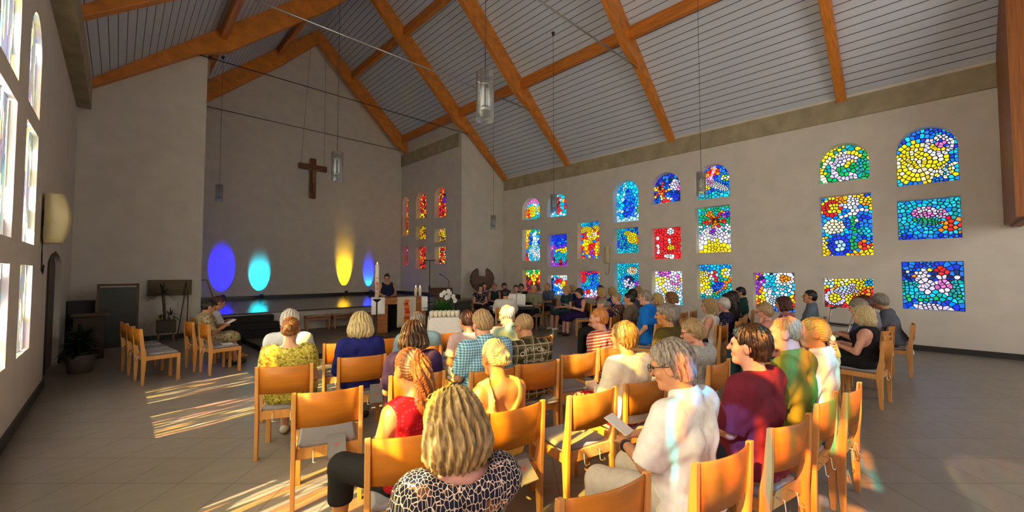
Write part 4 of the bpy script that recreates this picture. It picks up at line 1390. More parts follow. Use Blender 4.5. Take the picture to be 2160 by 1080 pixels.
HAIR = dict(blonde=((0.36, 0.23, 0.07), (0.62, 0.45, 0.17)), platinum=((0.40, 0.32, 0.15), (0.66, 0.56, 0.33)), white=((0.42, 0.40, 0.37), (0.64, 0.61, 0.57)), grey=((0.085, 0.072, 0.055), (0.36, 0.32, 0.27)),
            brown=((0.022, 0.010, 0.005), (0.060, 0.028, 0.013)), honey=((0.07, 0.030, 0.008), (0.42, 0.23, 0.05)), dark=((0.005, 0.0035, 0.003), (0.016, 0.010, 0.007)), ginger=((0.36, 0.12, 0.025), (0.62, 0.25, 0.06)), gold=((0.36, 0.19, 0.035), (0.62, 0.38, 0.09)),
            sand=((0.24, 0.15, 0.07), (0.44, 0.31, 0.16)), auburn=((0.10, 0.036, 0.010), (0.30, 0.125, 0.032)), red=((0.035, 0.008, 0.008), (0.09, 0.02, 0.018)), bob=((0.16, 0.10, 0.032), (0.46, 0.33, 0.13)))
for kx, (a_, b_) in HAIR.items():
    HAIR[kx] = hair_mat(kx, a_, b_)
SKIN = dict(light=(0.56, 0.30, 0.19), tan=(0.52, 0.25, 0.13), pink=(0.64, 0.33, 0.24), gold=(0.50, 0.225, 0.08))
for kx, cc in SKIN.items():
    SKIN[kx] = pm('skin_' + kx, cc, 0.5, 0.07, 22, spec=0.4)
eye_m = pm('eye_dark', (0.02, 0.014, 0.01), 0.2, 0.1, 10)
lip_m = pm('lips', (0.45, 0.12, 0.10), 0.5, 0.1, 20)
shoe_m = pm('shoe_dark', (0.02, 0.016, 0.014), 0.5, 0.2, 12)
shoe_l = pm('shoe_light', (0.6, 0.57, 0.5), 0.6, 0.1, 12)


def person(pos, face, label, hair='short', hcol='grey', skin='light', top=None, bottom=None, sleeve=0.85, fem=False, w=1.0, s=1.0, lean=0.0, hy=0.0, hp=0.12, arms='lap', vox=0.012, neck=0.078,
           skirt=0, bare=0.0, shoes=None, tank=False, legs=True, extra=(), knees=0.0, stand=False, seat=0.465, hv=None, length=0.0, ht=None, nm='person'):
    """seated (or standing) figure; local +Y is where it faces, origin on the floor"""
    S = s
    v3 = lambda x, y, z: np.array((x, y, z), np.float32)
    sw = (0.158 if fem else 0.182) * (0.6 + 0.4 * w)
    ph = seat + 0.085
    pel = v3(0, -0.055, ph)
    cl, sl = math.cos(R_(lean)), math.sin(R_(lean))

    def up(x, f, h):         # torso frame: x side, f forward, h above pelvis
        return pel + v3(x, f * cl + h * sl, h * cl - f * sl) * np.array((1, 1, 1), np.float32)
    tl = 0.46 * S if not fem else 0.435 * S
    if ht:
        tl = (ht - ph - 0.268) / cl - 0.065
    C7 = up(0, -0.015, tl + 0.065)
    hR = rotm(R_(hy), R_(lean) * 0.4 + hp)
    hb = C7 + v3(0, 0.012 + 0.05 * math.sin(R_(lean)), 0.055)
    hc = hb + hR @ v3(0, 0.025, 0.098)
    hs = 0.97 if fem else 1.02

    def H(x, y, z):
        return hc + hR @ (v3(x, y, z) * hs)
    sh = [up(sx * sw, -0.02, tl - 0.01) for sx in (-1, 1)]
    # arms
    ua, fa = 0.275 * S, 0.25 * S
    el, wr, hd = [], [], []
    for i, sx in enumerate((-1, 1)):
        mode = arms if isinstance(arms, str) else arms[i]
        if mode == 'lap':
            e = sh[i] + v3(sx * 0.055, 0.055 + 0.10 * sl, -0.262 * S)
            w_ = v3(sx * 0.065, 0.24, seat + 0.21)
        elif mode == 'book':
            e = sh[i] + v3(sx * 0.06, 0.09 + 0.1 * sl, -0.25 * S)
            w_ = v3(sx * 0.075, 0.30, seat + 0.29)
        elif mode == 'chin':
            e = sh[i] + v3(sx * 0.03, 0.20, -0.20)
            w_ = H(sx * 0.075, 0.10, -0.16)
        elif mode == 'cheek':
            e = sh[i] + v3(sx * 0.07, 0.20, -0.17)
            w_ = H(sx * 0.10, 0.06, -0.13)
        elif mode == 'side':
            e = sh[i] + v3(sx * 0.05, -0.02, -0.27)
            w_ = e + v3(-sx * 0.02, 0.16, -0.18)
        elif mode == 'desk':
            e = sh[i] + v3(sx * 0.075, 0.10, -0.25)
            w_ = e + v3(-sx * 0.10, 0.20, -0.10)
        elif mode == 'mic':
            e = sh[i] + v3(sx * 0.06, 0.10, -0.26)
            w_ = H(sx * 0.03, 0.15, -0.17)
        el.append(e)
        d = w_ - e
        wr.append(e + d / np.linalg.norm(d) * fa)
        dd = d / np.linalg.norm(d)
        inw = v3(-sx, 0.25, -0.05) if mode in ('lap', 'book', 'side', 'desk') else v3(-sx * 0.3, 0.2, 0.9)
        q = dd * 0.75 + inw * 0.45
        hd.append(q / np.linalg.norm(q))
    # legs
    if stand:
        hip = [pel + v3(sx * 0.085, 0.0, -0.02) for sx in (-1, 1)]
        kn = [v3(sx * 0.095, -0.02, 0.50) for sx in (-1, 1)]
        an = [v3(sx * 0.10, -0.06, 0.08) for sx in (-1, 1)]
    else:
        hip = [pel + v3(sx * 0.085, 0.03, -0.005) for sx in (-1, 1)]
        kn = [v3(sx * (0.105 + knees), 0.395 * S, seat + 0.045) for sx in (-1, 1)]
        an = [v3(sx * (0.11 + knees), 0.395 * S + 0.03, 0.085) for sx in (-1, 1)]
    toe = [a + v3(sx * 0.02, 0.15, -0.045) for a, sx in zip(an, (-1, 1))]

    xs = sw + 0.24
    lo = (-xs, -0.36, -0.02)
    hi = (xs, 0.72 if not stand else 0.5, float(hc[2]) + 0.22)
    if not legs:
        lo = (lo[0], lo[1], seat - 0.1)
    tw = w * (0.94 if fem else 1.0)

    def torso(f, grow, k=0.05):
        for sx in (-1, 1):
            f.cone(up(sx * 0.075 * tw, 0.0, -0.005), up(sx * 0.055 * tw, 0.012, 0.16), 0.105 * tw, 0.088 * tw, k, grow)
            f.cone(up(sx * 0.055 * tw, 0.012, 0.16), up(sx * 0.075 * tw, -0.002, 0.33), 0.088 * tw, 0.090 * tw, k, grow)
            f.cone(up(sx * 0.075 * tw, -0.002, 0.33), up(sx * (sw - 0.075), -0.020, tl - 0.035), 0.090 * tw, 0.066, k, grow)
            f.cone(up(0, -0.02, tl + 0.0), sh[(sx + 1) // 2] + v3(-sx * 0.015, 0, -0.012), 0.062, 0.050, k, grow)
        if fem:
            for sx in (-1, 1):
                f.ell(up(sx * 0.065, 0.085, 0.30), (0.062, 0.058, 0.060), None, 0.045, grow)
        elif w > 1.05:
            f.ell(up(0, 0.06, 0.14), (0.13 * w, 0.10 * w, 0.12), None, 0.06, grow)

    def uarm(f, i, frac, grow, k=0.035):
        a, b = sh[i], el[i]
        if frac >= 1:
            f.cone(a, b, 0.052 * (0.5 + 0.5 * w), 0.040, k, grow)
            return
        d = (b - a) / np.linalg.norm(b - a)
        p = a + (b - a) * frac
        f.cone(a, b, 0.056 * (0.5 + 0.5 * w), 0.050, k, grow, cuts=[(d[0], d[1], d[2], float(d @ p))])

    def limbs(f, grow=0.0):
        for i in (0, 1):
            uarm(f, i, 1.0, 0.0)
            f.cone(el[i], wr[i], 0.040, 0.026, 0.02)

    # --- body
    f = Field(lo, hi, vox)
    torso(f, 0.0)
    f.cone(C7 + v3(0, 0, -0.03), hb + hR @ v3(0, 0.012, 0.02), 0.056 if fem else 0.064, 0.050 if fem else 0.060, 0.03)
    f.ell(H(0, -0.012, 0.022), (0.076, 0.096, 0.092), hR, 0.02)
    f.ell(H(0, 0.028, -0.040), (0.060, 0.066, 0.082), hR, 0.035)
    f.cone(H(-0.02, 0.072, -0.098), H(0.02, 0.072, -0.098), 0.020, 0.020, 0.03)
    if vox < 0.0145:
        f.cone(H(0, 0.092, 0.012), H(0, 0.114, -0.028), 0.009, 0.014, 0.012)
        f.cone(H(-0.032, 0.082, 0.026), H(0.032, 0.082, 0.026), 0.012, 0.012, 0.02)
        for sx in (-1, 1):
            f.ell(H(sx * 0.031, 0.096, 0.006), (0.015, 0.012, 0.009), hR, 0.01, sub=True)
            f.ell(H(sx * 0.038, 0.070, -0.028), (0.022, 0.020, 0.022), hR, 0.02)
        f.cone(H(-0.016, 0.092, -0.062), H(0.016, 0.092, -0.062), 0.008, 0.008, 0.01)
    else:
        f.cone(H(0, 0.090, 0.012), H(0, 0.112, -0.028), 0.012, 0.018, 0.012)
    for sx in (-1, 1):
        f.ell(H(sx * 0.078, -0.006, -0.012), (0.014, 0.026, 0.036), hR, 0.012)
        if vox < 0.01:
            f.ell(H(sx * 0.092, -0.002, -0.010), (0.008, 0.014, 0.022), hR, 0.006, sub=True)
    limbs(f)
    for i, sx in enumerate((-1, 1)):
        d = hd[i]
        side = np.cross(d, v3(0, 0, 1) if abs(d[2]) < 0.8 else v3(0, 1, 0))
        side = side / np.linalg.norm(side) * sx
        nrm = np.cross(d, side) * sx
        pw = wr[i] + d * 0.035
        f.cone(wr[i], pw, 0.026, 0.026, 0.02)
        for t in (-0.028, -0.009, 0.010, 0.028):
            f.cone(pw + side * t * 0.6, pw + d * 0.05 + side * t, 0.016, 0.014, 0.008)
        fr = max(0.0085, vox * 0.72)
        for t, L in ((-0.030, 0.056), (-0.010, 0.070), (0.011, 0.075), (0.031, 0.066)):
            a = pw + d * 0.05 + side * t
            b = a + (d * 0.85 + nrm * 0.35) * L * 0.55
            f.cone(a, b, fr + 0.001, fr, 0.004)
            f.cone(b, b + (d * 0.45 + nrm * 0.8) * L * 0.5, fr, fr * 0.85, 0.003)
        tb_ = pw + side * 0.026
        tm = tb_ + (side * 0.8 + d * 0.6 + nrm * 0.3) * 0.034
        f.cone(tb_, tm, fr + 0.003, fr + 0.001, 0.006)
        f.cone(tm, tm + (d * 0.9 + side * 0.1 + nrm * 0.4) * 0.032, fr + 0.001, fr * 0.9, 0.003)
    lt = (0.92 if not fem else 0.96) * w
    if legs:
        for i in (0, 1):
            f.cone(hip[i], kn[i], 0.084 * lt, 0.056, 0.03)
            f.cone(kn[i], kn[i] * 0.65 + an[i] * 0.35 + v3(0, -0.012, 0), 0.054, 0.055, 0.025)
            f.cone(kn[i] * 0.65 + an[i] * 0.35 + v3(0, -0.012, 0), an[i], 0.055, 0.036, 0.025)
            f.cone(an[i] + v3(0, -0.03, -0.035), toe[i], 0.036, 0.028, 0.03)
    else:
        for i in (0, 1):
            f.cone(hip[i], kn[i], 0.084 * lt, 0.056, 0.03)
    me = f.mesh('person')
    me.materials.append(SKIN[skin])
    body = bpy.data.objects.new(nm, me)
    COL.objects.link(body)
    body.location = pos
    body.rotation_euler = (0, 0, -R_(face))
    tag(body, label, 'person')

    def part(field, name, mat):
        m2 = field.mesh(name)
        if m2 is None:
            return None
        m2.materials.append(mat)
        o = bpy.data.objects.new(name, m2)
        COL.objects.link(o)
        o.parent = body
        return o

    # --- upper garment
    if top is not None:
        hemz = -0.02 if not skirt == 2 else -0.05
        f = Field(lo, hi, vox)
        gr = 0.015 + 0.003 * (w > 1.05) + vox * 0.15
        torso(f, gr, 0.055)
        f.cone(up(-0.04, -0.02, 0.0), up(0.04, -0.02, 0.0), 0.112 * tw, 0.112 * tw, 0.05, gr)
        if tank:
            for i, sx in enumerate((-1, 1)):
                f.ell(sh[i] + v3(sx * 0.035, 0.0, -0.055), (0.076, 0.12, 0.145), None, 0.012, sub=True)
        elif sleeve > 0:
            for i in (0, 1):
                uarm(f, i, min(sleeve, 1.0), gr + 0.010)
                if sleeve > 1.0:
                    a, b = el[i], wr[i]
                    f.cone(el[i], wr[i], 0.042, 0.030, 0.03, gr)
        else:
            for i, sx in enumerate((-1, 1)):
                f.ell(sh[i] + v3(sx * 0.058, 0.0, -0.06), (0.070, 0.11, 0.14), None, 0.012, sub=True)
        # folds
        g = f.grid()
        hh = g[2] - pel[2]
        fold = 0.0035 * np.sin(g[2] * 46 + 9 * g[0] + 4 * np.sin(g[0] * 17)) + 0.003 * np.sin(g[0] * 60 + g[2] * 21 + 3 * np.sin(g[2] * 19))
        f.d = np.where(np.abs(f.d) < 0.08, f.d + fold * np.clip((0.50 - np.abs(hh - 0.12)) * 2.2, 0.15, 1), f.d)
        if tank == 'low':
            f.ell(C7 + v3(0, -0.075, -0.05), (0.105, 0.13, 0.17), None, 0.01, sub=True)
            f.ell(C7 + v3(0, 0.10, -0.05), (0.10, 0.12, 0.14), None, 0.01, sub=True)
        else:
            f.ell(C7 + v3(0, 0.02, 0.035 + (0.0 if neck < 0.1 else -0.01)), (neck, neck, neck * 0.92), None, 0.008, sub=True)
        if neck < 0.074:     # collar
            f.cone(C7 + v3(0, -0.005, -0.005), C7 + v3(0, 0.008, 0.035), 0.088, 0.074, 0.012, cuts=[(0, 0.30, 0.95, float(C7[2] + 0.040) * 0.95 + 0.3 * float(C7[1]))])
            f.cone(C7 + v3(0, 0.0, 0.01), C7 + v3(0, 0.02, 0.12), 0.068, 0.064, 0.0) if False else None
            f.ell(C7 + v3(0, 0.012, 0.055), (0.066, 0.070, 0.045), None, 0.006, sub=True)
        f.cut((0, 0, -1), -(pel[2] + hemz - 0.03))
        part(f, 'dress_top' if skirt else 'shirt', top)
    # --- lower garment
    if bottom is not None:
        f = Field(lo, hi, max(vox, 0.011))
        g_ = 0.014 + vox * 0.15
        if stand:
            for i in (0, 1):
                f.cone(hip[i], kn[i], 0.10 * lt, 0.10, 0.06, g_)
            if not skirt:
                for i in (0, 1):
                    f.cone(kn[i], an[i], 0.085, 0.06, 0.03, g_)
            else:
                f.cone(pel, v3(0, 0, 0.35), 0.15, 0.20, 0.06, g_)
                f.cut((0, 0, -1), -0.35)
            torsolow = up(0, 0, 0.05)
            f.cone(pel, torsolow, 0.13 * tw, 0.12 * tw, 0.05, g_)
        else:
            f.cone(pel + v3(-0.07, 0.02, 0.0), pel + v3(0.07, 0.02, 0.0), 0.112 * tw, 0.112 * tw, 0.04, g_)
            kk = 0.10 if skirt else 0.03
            for i in (0, 1):
                f.cone(hip[i], kn[i], 0.090 * lt, 0.066, kk, g_)
                if not skirt and legs:
                    if bare >= 1:
                        d = (kn[i] - hip[i]) / np.linalg.norm(kn[i] - hip[i])
                    else:
                        e = kn[i] + (an[i] - kn[i]) * (1 - bare)
                        d = (an[i] - kn[i]) / np.linalg.norm(an[i] - kn[i])
                        f.cone(kn[i], an[i], 0.062, 0.048, 0.025, g_ + 0.004, cuts=[(d[0], d[1], d[2], float(d @ e))])
            if skirt:
                f.cone((hip[0] + hip[1]) / 2 + v3(0, 0.1, 0.0), (kn[0] + kn[1]) / 2, 0.085, 0.07, 0.06, g_)
                if length > 0 and legs:
                    for i in (0, 1):
                        e = kn[i] + (an[i] - kn[i]) * length
                        f.cone(kn[i], e, 0.07, 0.075, 0.10, g_)
                    f.cut((0, 0, -1), -(float(kn[0][2]) * (1 - length) + 0.085 * length))
            f.cut((0, 0, 1), float(pel[2]) + 0.10)
        part(f, 'skirt' if skirt else 'trousers', bottom)
    # --- shoes
    if shoes is not None and legs:
        f = Field((-0.3, -0.1 if stand else 0.3, -0.01), (0.3, 0.75, 0.16), min(vox, 0.012))
        for i in (0, 1):
            f.cone(an[i] + v3(0, -0.03, -0.035), toe[i], 0.044, 0.035, 0.02)
        f.cut((0, 0, 1), 0.10)
        f.cut((0, 0, -1), -0.004)
        part(f, 'shoes', shoes)
    # --- hair
    if hair:
        hv = hv or max(0.0055, vox * 0.62)
        rl = 0.50 if hair in ('long', 'pony', 'curls') else (0.30 if hair == 'bob' else 0.19)
        f = Field(hc - v3(0.24, 0.26, rl), hc + v3(0.24, 0.22, 0.19), hv)
        g = f.grid()
        p = [g[0] - hc[0], g[1] - hc[1], g[2] - hc[2]]
        L = [(p[0] * hR[0][j] + p[1] * hR[1][j] + p[2] * hR[2][j]) / hs for j in range(3)]   # head space
        x, y, z = L

        def E(c, r):
            return (np.sqrt(((x - c[0]) / r[0]) ** 2 + ((y - c[1]) / r[1]) ** 2 + ((z - c[2]) / r[2]) ** 2) - 1) * min(r)

        def sm(a, b, k=0.02):
            h = np.maximum(k - np.abs(a - b), 0) / k
            return np.minimum(a, b) - h * h * k * 0.25
        phi = np.arctan2(x, -y)
        strand = 0.0038 * np.sin(phi * 23 + 3 * np.sin(z * 24)) + 0.0026 * np.sin(phi * 41 + z * 30 + 2 * np.sin(y * 40)) + (0.0035 if hair in ('short', 'full', 'thick') else 0.0008) * np.sin(x * 47 + 2 * np.sin(z * 31)) * np.sin(y * 53 + z * 29)
        if hair == 'short':
            d = E((0, -0.016, 0.030), (0.086, 0.104, 0.097))
            d = sm(d, E((0, -0.055, -0.02), (0.074, 0.060, 0.075)), 0.03)
            d = np.maximum(d, y * 0.80 - z * 0.60 - 0.018)
            d = np.maximum(d, -z - 0.075)
            d = np.maximum(d, -np.sqrt((y - 0.004) ** 2 + (z + 0.014) ** 2) + 0.030 + 0.0 * x)
        elif hair == 'thick':     # thick, cut short, ears free
            d = E((0, -0.018, 0.036), (0.094, 0.113, 0.106))
            d = sm(d, E((0, -0.058, -0.03), (0.080, 0.064, 0.082)), 0.03)
            d = np.maximum(d, y * 0.80 - z * 0.60 - 0.022)
            d = np.maximum(d, -z - 0.085)
            d = np.maximum(d, -np.sqrt((y - 0.008) ** 2 + (z + 0.016) ** 2) + 0.033)
        elif hair == 'full':      # fuller short hair over the ears
            d = E((0, -0.018, 0.028), (0.098, 0.116, 0.108))
            d = sm(d, E((0, -0.05, -0.035), (0.084, 0.070, 0.080)), 0.04)
            d = np.maximum(d, y * 0.80 - z * 0.60 - 0.026)
            d = np.maximum(d, -z - 0.100)
        elif hair == 'ring':      # bald crown
            d = E((0, -0.016, 0.022), (0.084, 0.103, 0.095))
            d = np.maximum(d, y * 0.80 - z * 0.60 + 0.012)
            d = np.maximum(d, -z - 0.07)
            d = np.maximum(d, z + 0.4 * y - 0.040)
        elif hair == 'thin':      # receding, short at the sides
            d = E((0, -0.016, 0.022), (0.081, 0.101, 0.094))
            d = np.maximum(d, y * 0.72 - z * 0.69 + 0.004)
            d = np.maximum(d, -z - 0.07)
            d = np.maximum(d, 0.034 - np.sqrt(x ** 2 + (y - 0.01) ** 2 + (z - 0.105) ** 2))
            d = np.maximum(d, -np.sqrt((y - 0.004) ** 2 + (z + 0.014) ** 2) + 0.030)
        elif hair in ('bob', 'long', 'curls'):
            d = E((0, -0.015, 0.028), (0.100, 0.118, 0.106))
            bot = -0.155 if hair == 'bob' else -0.22
            bot -= length * 0.1
            wv = 0.094 + 0.02 * (hair == 'bob')
            d = sm(d, E((0, -0.030, -0.06), (wv + 0.012, 0.100, 0.125)), 0.05)
            if hair != 'bob':
                d = sm(d, E((0, -0.085, -0.17), (0.105, 0.060, 0.20)), 0.05)
            else:
                d = sm(d, E((0, -0.028, -0.100), (0.116, 0.096, 0.080)), 0.05)
            face = np.maximum(np.abs(x) - 0.066, -(y - 0.005 + 0.0 * z))
            d = np.maximum(d, -np.maximum(face, z - 0.055))
            d = np.maximum(d, y - 0.062 - 0.5 * np.maximum(z, 0))
            d = np.maximum(d, bot - z + 0.012 * np.sin(phi * 7))
            strand = strand * 1.7
            if hair == 'curls':
                strand = strand + 0.010 * np.sin(z * 60 + phi * 4) * (z < -0.02)
        else:    # pulled back: bun, pony, updo
            d = E((0, -0.016, 0.026), (0.084, 0.103, 0.098))
            d = sm(d, E((0, -0.055, -0.015), (0.072, 0.058, 0.070)), 0.03)
            d = np.maximum(d, y * 0.80 - z * 0.60 - 0.020)
            d = np.maximum(d, -z - 0.070)
            d = np.maximum(d, -np.sqrt((y - 0.004) ** 2 + (z + 0.014) ** 2) + 0.032)
            strand = 0.0032 * np.sin(np.arctan2(x, z) * 26 + 3 * np.sin(y * 40))
            if hair == 'bun':
                bb_ = E((0.0, -0.120, -0.022), (0.060, 0.044, 0.054)) + 0.007 * np.sin(np.arctan2(x, z + 0.022) * 2 + 95 * np.sqrt(x ** 2 + (z + 0.022) ** 2))
                d = sm(d, bb_, 0.012)
            elif hair == 'pony':
                for t in range(9):
                    zz = 0.055 - t * 0.040 * (1 + 0.12 * length)
                    yy = -0.118 - 0.020 * math.sin(t * 0.7) - 0.004 * t
                    r = (0.026, 0.042, 0.052, 0.056, 0.055, 0.055, 0.050, 0.042, 0.026)[t]
                    d = sm(d, E((0.012 * math.sin(t * 1.7), yy, zz), (r, r * 0.72, 0.040)), 0.025)
                tail = (y < -0.10) | (z < -0.08)
                strand = np.where(tail, 0.006 * np.sin(np.arctan2(x, -(y + 0.13)) * 9 + z * 55) + 0.003 * np.sin(x * 330 + 12 * np.sin(z * 30)), strand)
            elif hair == 'lowpony':
                for t in range(9):
                    zz = -0.055 - t * 0.040
                    yy = -0.105 - 0.010 * t ** 0.5
                    r = (0.024, 0.032, 0.038, 0.042, 0.042, 0.040, 0.034, 0.027, 0.016)[t]
                    d = sm(d, E((0.02 * math.sin(t * 0.5), yy, zz), (r, r * 0.8, 0.040)), 0.02)
                strand = np.where(z < -0.07, 0.004 * np.sin(x * 260 + 10 * np.sin(z * 26)), strand)
        f.d = (d + strand).astype(np.float32) * hs
        part(f, 'hair', HAIR[hcol])
    # --- eyes, lips
    if vox < 0.0145:
        m = MB()
        for sx in (-1, 1):
            m.sphere(H(sx * 0.031, 0.0855, 0.005), 0.0095, 8, 6)
        m.build('eyes', eye_m, body)
    for fn in extra:
        fn(body, H, hR, C7, up, hd, wr, sh, el, kn)
    return body


def glasses(mat=black_metal, sun_=False, up_=0.0, back=0.0):
    def fn(body, H, hR, *a):
        m = MB()
        for sx in (-1, 1):
            c = (sx * 0.032, 0.108 - back, 0.006 + up_)
            m.tube([H(c[0] + 0.026 * math.cos(2 * PI * k / 14), c[1], c[2] + 0.020 * math.sin(2 * PI * k / 14)) for k in range(15)], 0.0022, 5)
            m.tube([H(sx * 0.060, 0.106 - back, 0.012 + up_), H(sx * 0.084, 0.05 - back, 0.012 + up_), H(sx * 0.086, -0.02 - back, 0.004 + up_)], 0.0026, 5)
        m.tube([H(-0.008, 0.109 - back, 0.010 + up_), H(0.008, 0.109 - back, 0.010 + up_)], 0.002, 5)
        m.build('glasses', mat, body)
        if sun_:
            l = MB()
            for sx in (-1, 1):
                l.lathe([(0.001, -0.001), (0.025, 0.0), (0.001, 0.001)], H(sx * 0.032, 0.108 - back, 0.006 + up_), 14, rot=Matrix([list(map(float, r)) for r in hR]) @ Matrix.Rotation(PI / 2, 3, 'X'))
            l.build('sunglass_lenses', eye_m, body)
    return fn


# ------------------------------------------------------------------ chairs
ch_wood = pm('beech_frame', (0.62, 0.30, 0.085), 0.42, 0.10, 5, (6, 6, 0.6), spec=0.4)
ch_back = pm('beech_ply', (0.50, 0.175, 0.016), 0.38, 0.16, 4, (0.6, 5, 5), spec=0.45)
cush = pm('grey_cushion', (0.27, 0.26, 0.29), 0.9, 0.08, 60, bump=0.1)
hook_m = pm('hook_metal', (0.70, 0.68, 0.62), 0.25, 0.05, 8, metal=0.8)


def make_chair(loc, rz, label, group, seat_mat=cush):
    t = empty('church_chair', loc, rz, label, 'chair', group)
    for s in (-1, 1):
        MB().prism([(-0.245, 0.0), (-0.212, 0.0), (-0.190, 0.37), (-0.190, 0.46), (-0.222, 0.62), (-0.246, 0.855), (-0.276, 0.86), (-0.268, 0.62), (-0.252, 0.42)], 'x', s * 0.226 - 0.015, s * 0.226 + 0.015).build('leg', ch_wood, t, bevel=0.004)
    for s in (-1, 1):
        MB().box((s * 0.218, 0.205, 0.215), (0.042, 0.042, 0.43)).build('leg', ch_wood, t, bevel=0.004)
    m = MB()
    m.box((0, 0.205, 0.398), (0.40, 0.026, 0.062)).box((0, -0.205, 0.398), (0.42, 0.022, 0.075))
    for s in (-1, 1):
        m.box((s * 0.222, 0.0, 0.398), (0.026, 0.40, 0.062))
    m.build('seat_frame', ch_wood, t)
    m = MB()
    m.rbox((0, 0.005, 0.447), (0.405, 0.40, 0.04), 0.035, 3)
    m.build('cushion', seat_mat, t)
    m = MB()
    rings = []
    for k in range(9):
        x = -0.214 + 0.428 * k / 8
        c = -0.038 * (1 - (x / 0.214) ** 2)
        rings.append([(x, -0.232 + c, 0.600), (x, -0.244 + c, 0.725), (x, -0.256 + c, 0.846), (x, -0.262 + c, 0.853), (x, -0.268 + c, 0.846), (x, -0.257 + c, 0.725), (x, -0.245 + c, 0.600)])
    m.loft(rings)
    m.build('backrest', ch_back, t)
    for s in (-1, 1):
        x = s * 0.075
        MB().tube([(x - 0.02, -0.216, 0.425), (x - 0.02, -0.262, 0.425), (x - 0.02, -0.268, 0.360), (x - 0.02, -0.280, 0.352), (x + 0.02, -0.280, 0.352), (x + 0.02, -0.268, 0.360)], 0.0035, 6).build('book_hook', hook_m, t)
    return t


chair_proto = None
CHAIRS = []


def chair(x, y, face, label, group='light wooden church chairs'):
    global chair_proto
    if chair_proto is None:
        chair_proto = make_chair((x, y, 0), -R_(face), label, group)
        c = chair_proto
    else:
        c = copy_tree(chair_proto)
        c.location = (x, y, 0)
        c.rotation_euler = (0, 0, -R_(face))
        c['label'] = label
        c['group'] = group
    CHAIRS.append(c)
    return c


# camera pixel -> place helper used only to lay the seating out from measured positions
def seat_at(px, py, z):
    F = 860.0
    p = R_(2.25)
    a = R_(44.0)
    fwd = Vector((math.sin(a) * math.cos(p), math.cos(a) * math.cos(p), math.sin(p)))
    rt = Vector((math.cos(a), -math.sin(a), 0))
    upv = rt.cross(fwd)
    r = (px - 1080) / F * rt - (py - 540) / F * upv + fwd
    t = (z - CAMH) / r.z
    return r.x * t, r.y * t

# ------------------------------------------------------------------ the congregation
def C(name, *a, **k):
    return cloth(name, *a, **k)


navy = (0.012, 0.014, 0.085)
white = (0.78, 0.77, 0.74)
PEOPLE = []


def sit(px, py, ht, face, label, short, chair_face=None, off=(0, 0), with_chair=True, dx=0.0, dy=0.0, clab=None, **kw):
    """seat a person so that the top of the head stands where it was measured"""
    x, y = seat_at(px, py, ht)
    f = R_(face)
    lean = kw.get('lean', 0.0)
    o = -0.035 + (ht - 0.75) * math.sin(R_(lean)) * 1.0
    ox, oy = x - o * math.sin(f) + dx, y - o * math.cos(f) + dy
    b = person((ox, oy, 0), face, label, ht=ht, **kw)
    if with_chair:
        cf = R_(face if chair_face is None else chair_face)
        chair(ox + off[0] * math.cos(cf) + off[1] * math.sin(cf), oy - off[0] * math.sin(cf) + off[1] * math.cos(cf), math.degrees(cf), clab or ('light wooden chair under the ' + short))
    PEOPLE.append((short, round(ox, 2), round(oy, 2)))
    return b


NEAR, MID, FAR, VFAR = 0.0085, 0.011, 0.0135, 0.0155
jeans = C('jeans_blue', (0.05, 0.075, 0.14))
pants_dark = C('trousers_dark', (0.015, 0.015, 0.018))
pants_beige = C('trousers_beige', (0.58, 0.55, 0.47))
pants_white = C('trousers_white', (0.70, 0.69, 0.66))
pants_grey = C('trousers_grey', (0.12, 0.12, 0.13))


def hair_clip(body, H, hR, *a):
    MB().tube([H(-0.045, -0.112, 0.012), H(-0.015, -0.132, 0.022), H(0.02, -0.132, 0.012), H(0.045, -0.118, 0.0)], [0.006, 0.010, 0.010, 0.005], 8).build('hair_clip', pm('clip_cream', (0.75, 0.66, 0.45), 0.4, 0.05, 8), body)


def scrunchie(body, H, hR, *a):
    m = MB()
    m.tube([H(0.034 * math.cos(t / 12 * 2 * PI), -0.108 + 0.012 * math.cos(t / 12 * 2 * PI), -0.062 + 0.026 * math.sin(t / 12 * 2 * PI)) for t in range(13)], [0.016 + 0.004 * (t % 2) for t in range(13)], 8)
    m.build('hair_scrunchie', pm('scrunchie_gold', (0.75, 0.60, 0.30), 0.6, 0.2, 25), body)


def hair_band(yy, zz, r=0.026):
    def fn(body, H, hR, *a):
        MB().tube([H(r * math.cos(t / 12 * 2 * PI), yy, zz + r * math.sin(t / 12 * 2 * PI)) for t in range(13)], 0.006, 7).build('hair_band', black_metal, body)
    return fn


def watch(i):
    def fn(body, H, hR, C7, up, hd, wr, *a):
        w_ = wr[i] - hd[i] * 0.03
        d = Vector([float(q) for q in hd[i]])
        R = d.to_track_quat('Z', 'Y').to_matrix()
        MB().lathe([(0.030, -0.010), (0.034, -0.008), (0.034, 0.008), (0.030, 0.010)], [float(q) for q in w_], 16, rot=R).build('wristwatch', black_metal, body)
    return fn


def sheet(w_=0.15, h_=0.21, dz=0.03, mat=None, name='song_sheet', label='', pages=False):
    """paper or booklet held in the hands: a thing of its own"""
    def fn(body, H, hR, C7, up, hd, wr, *a):
        c = (wr[0] + wr[1]) / 2 + (hd[0] + hd[1]) / 2 * 0.10
        f = body.rotation_euler.z
        R = Matrix.Rotation(f, 3, 'Z')
        p = R @ Vector((float(c[0]), float(c[1]) + 0.05, float(c[2]) + dz))
        o = MB().box((0, 0, 0), (w_, h_, 0.012 if pages else 0.004), rot=Matrix.Rotation(R_(28), 3, 'X')).build(name, mat or white_paper, None, (body.location.x + p.x, body.location.y + p.y, p.z))
        o.rotation_euler = (0, 0, f + 0.15)
        tag(o, label, 'book' if pages else 'paper')
    return fn


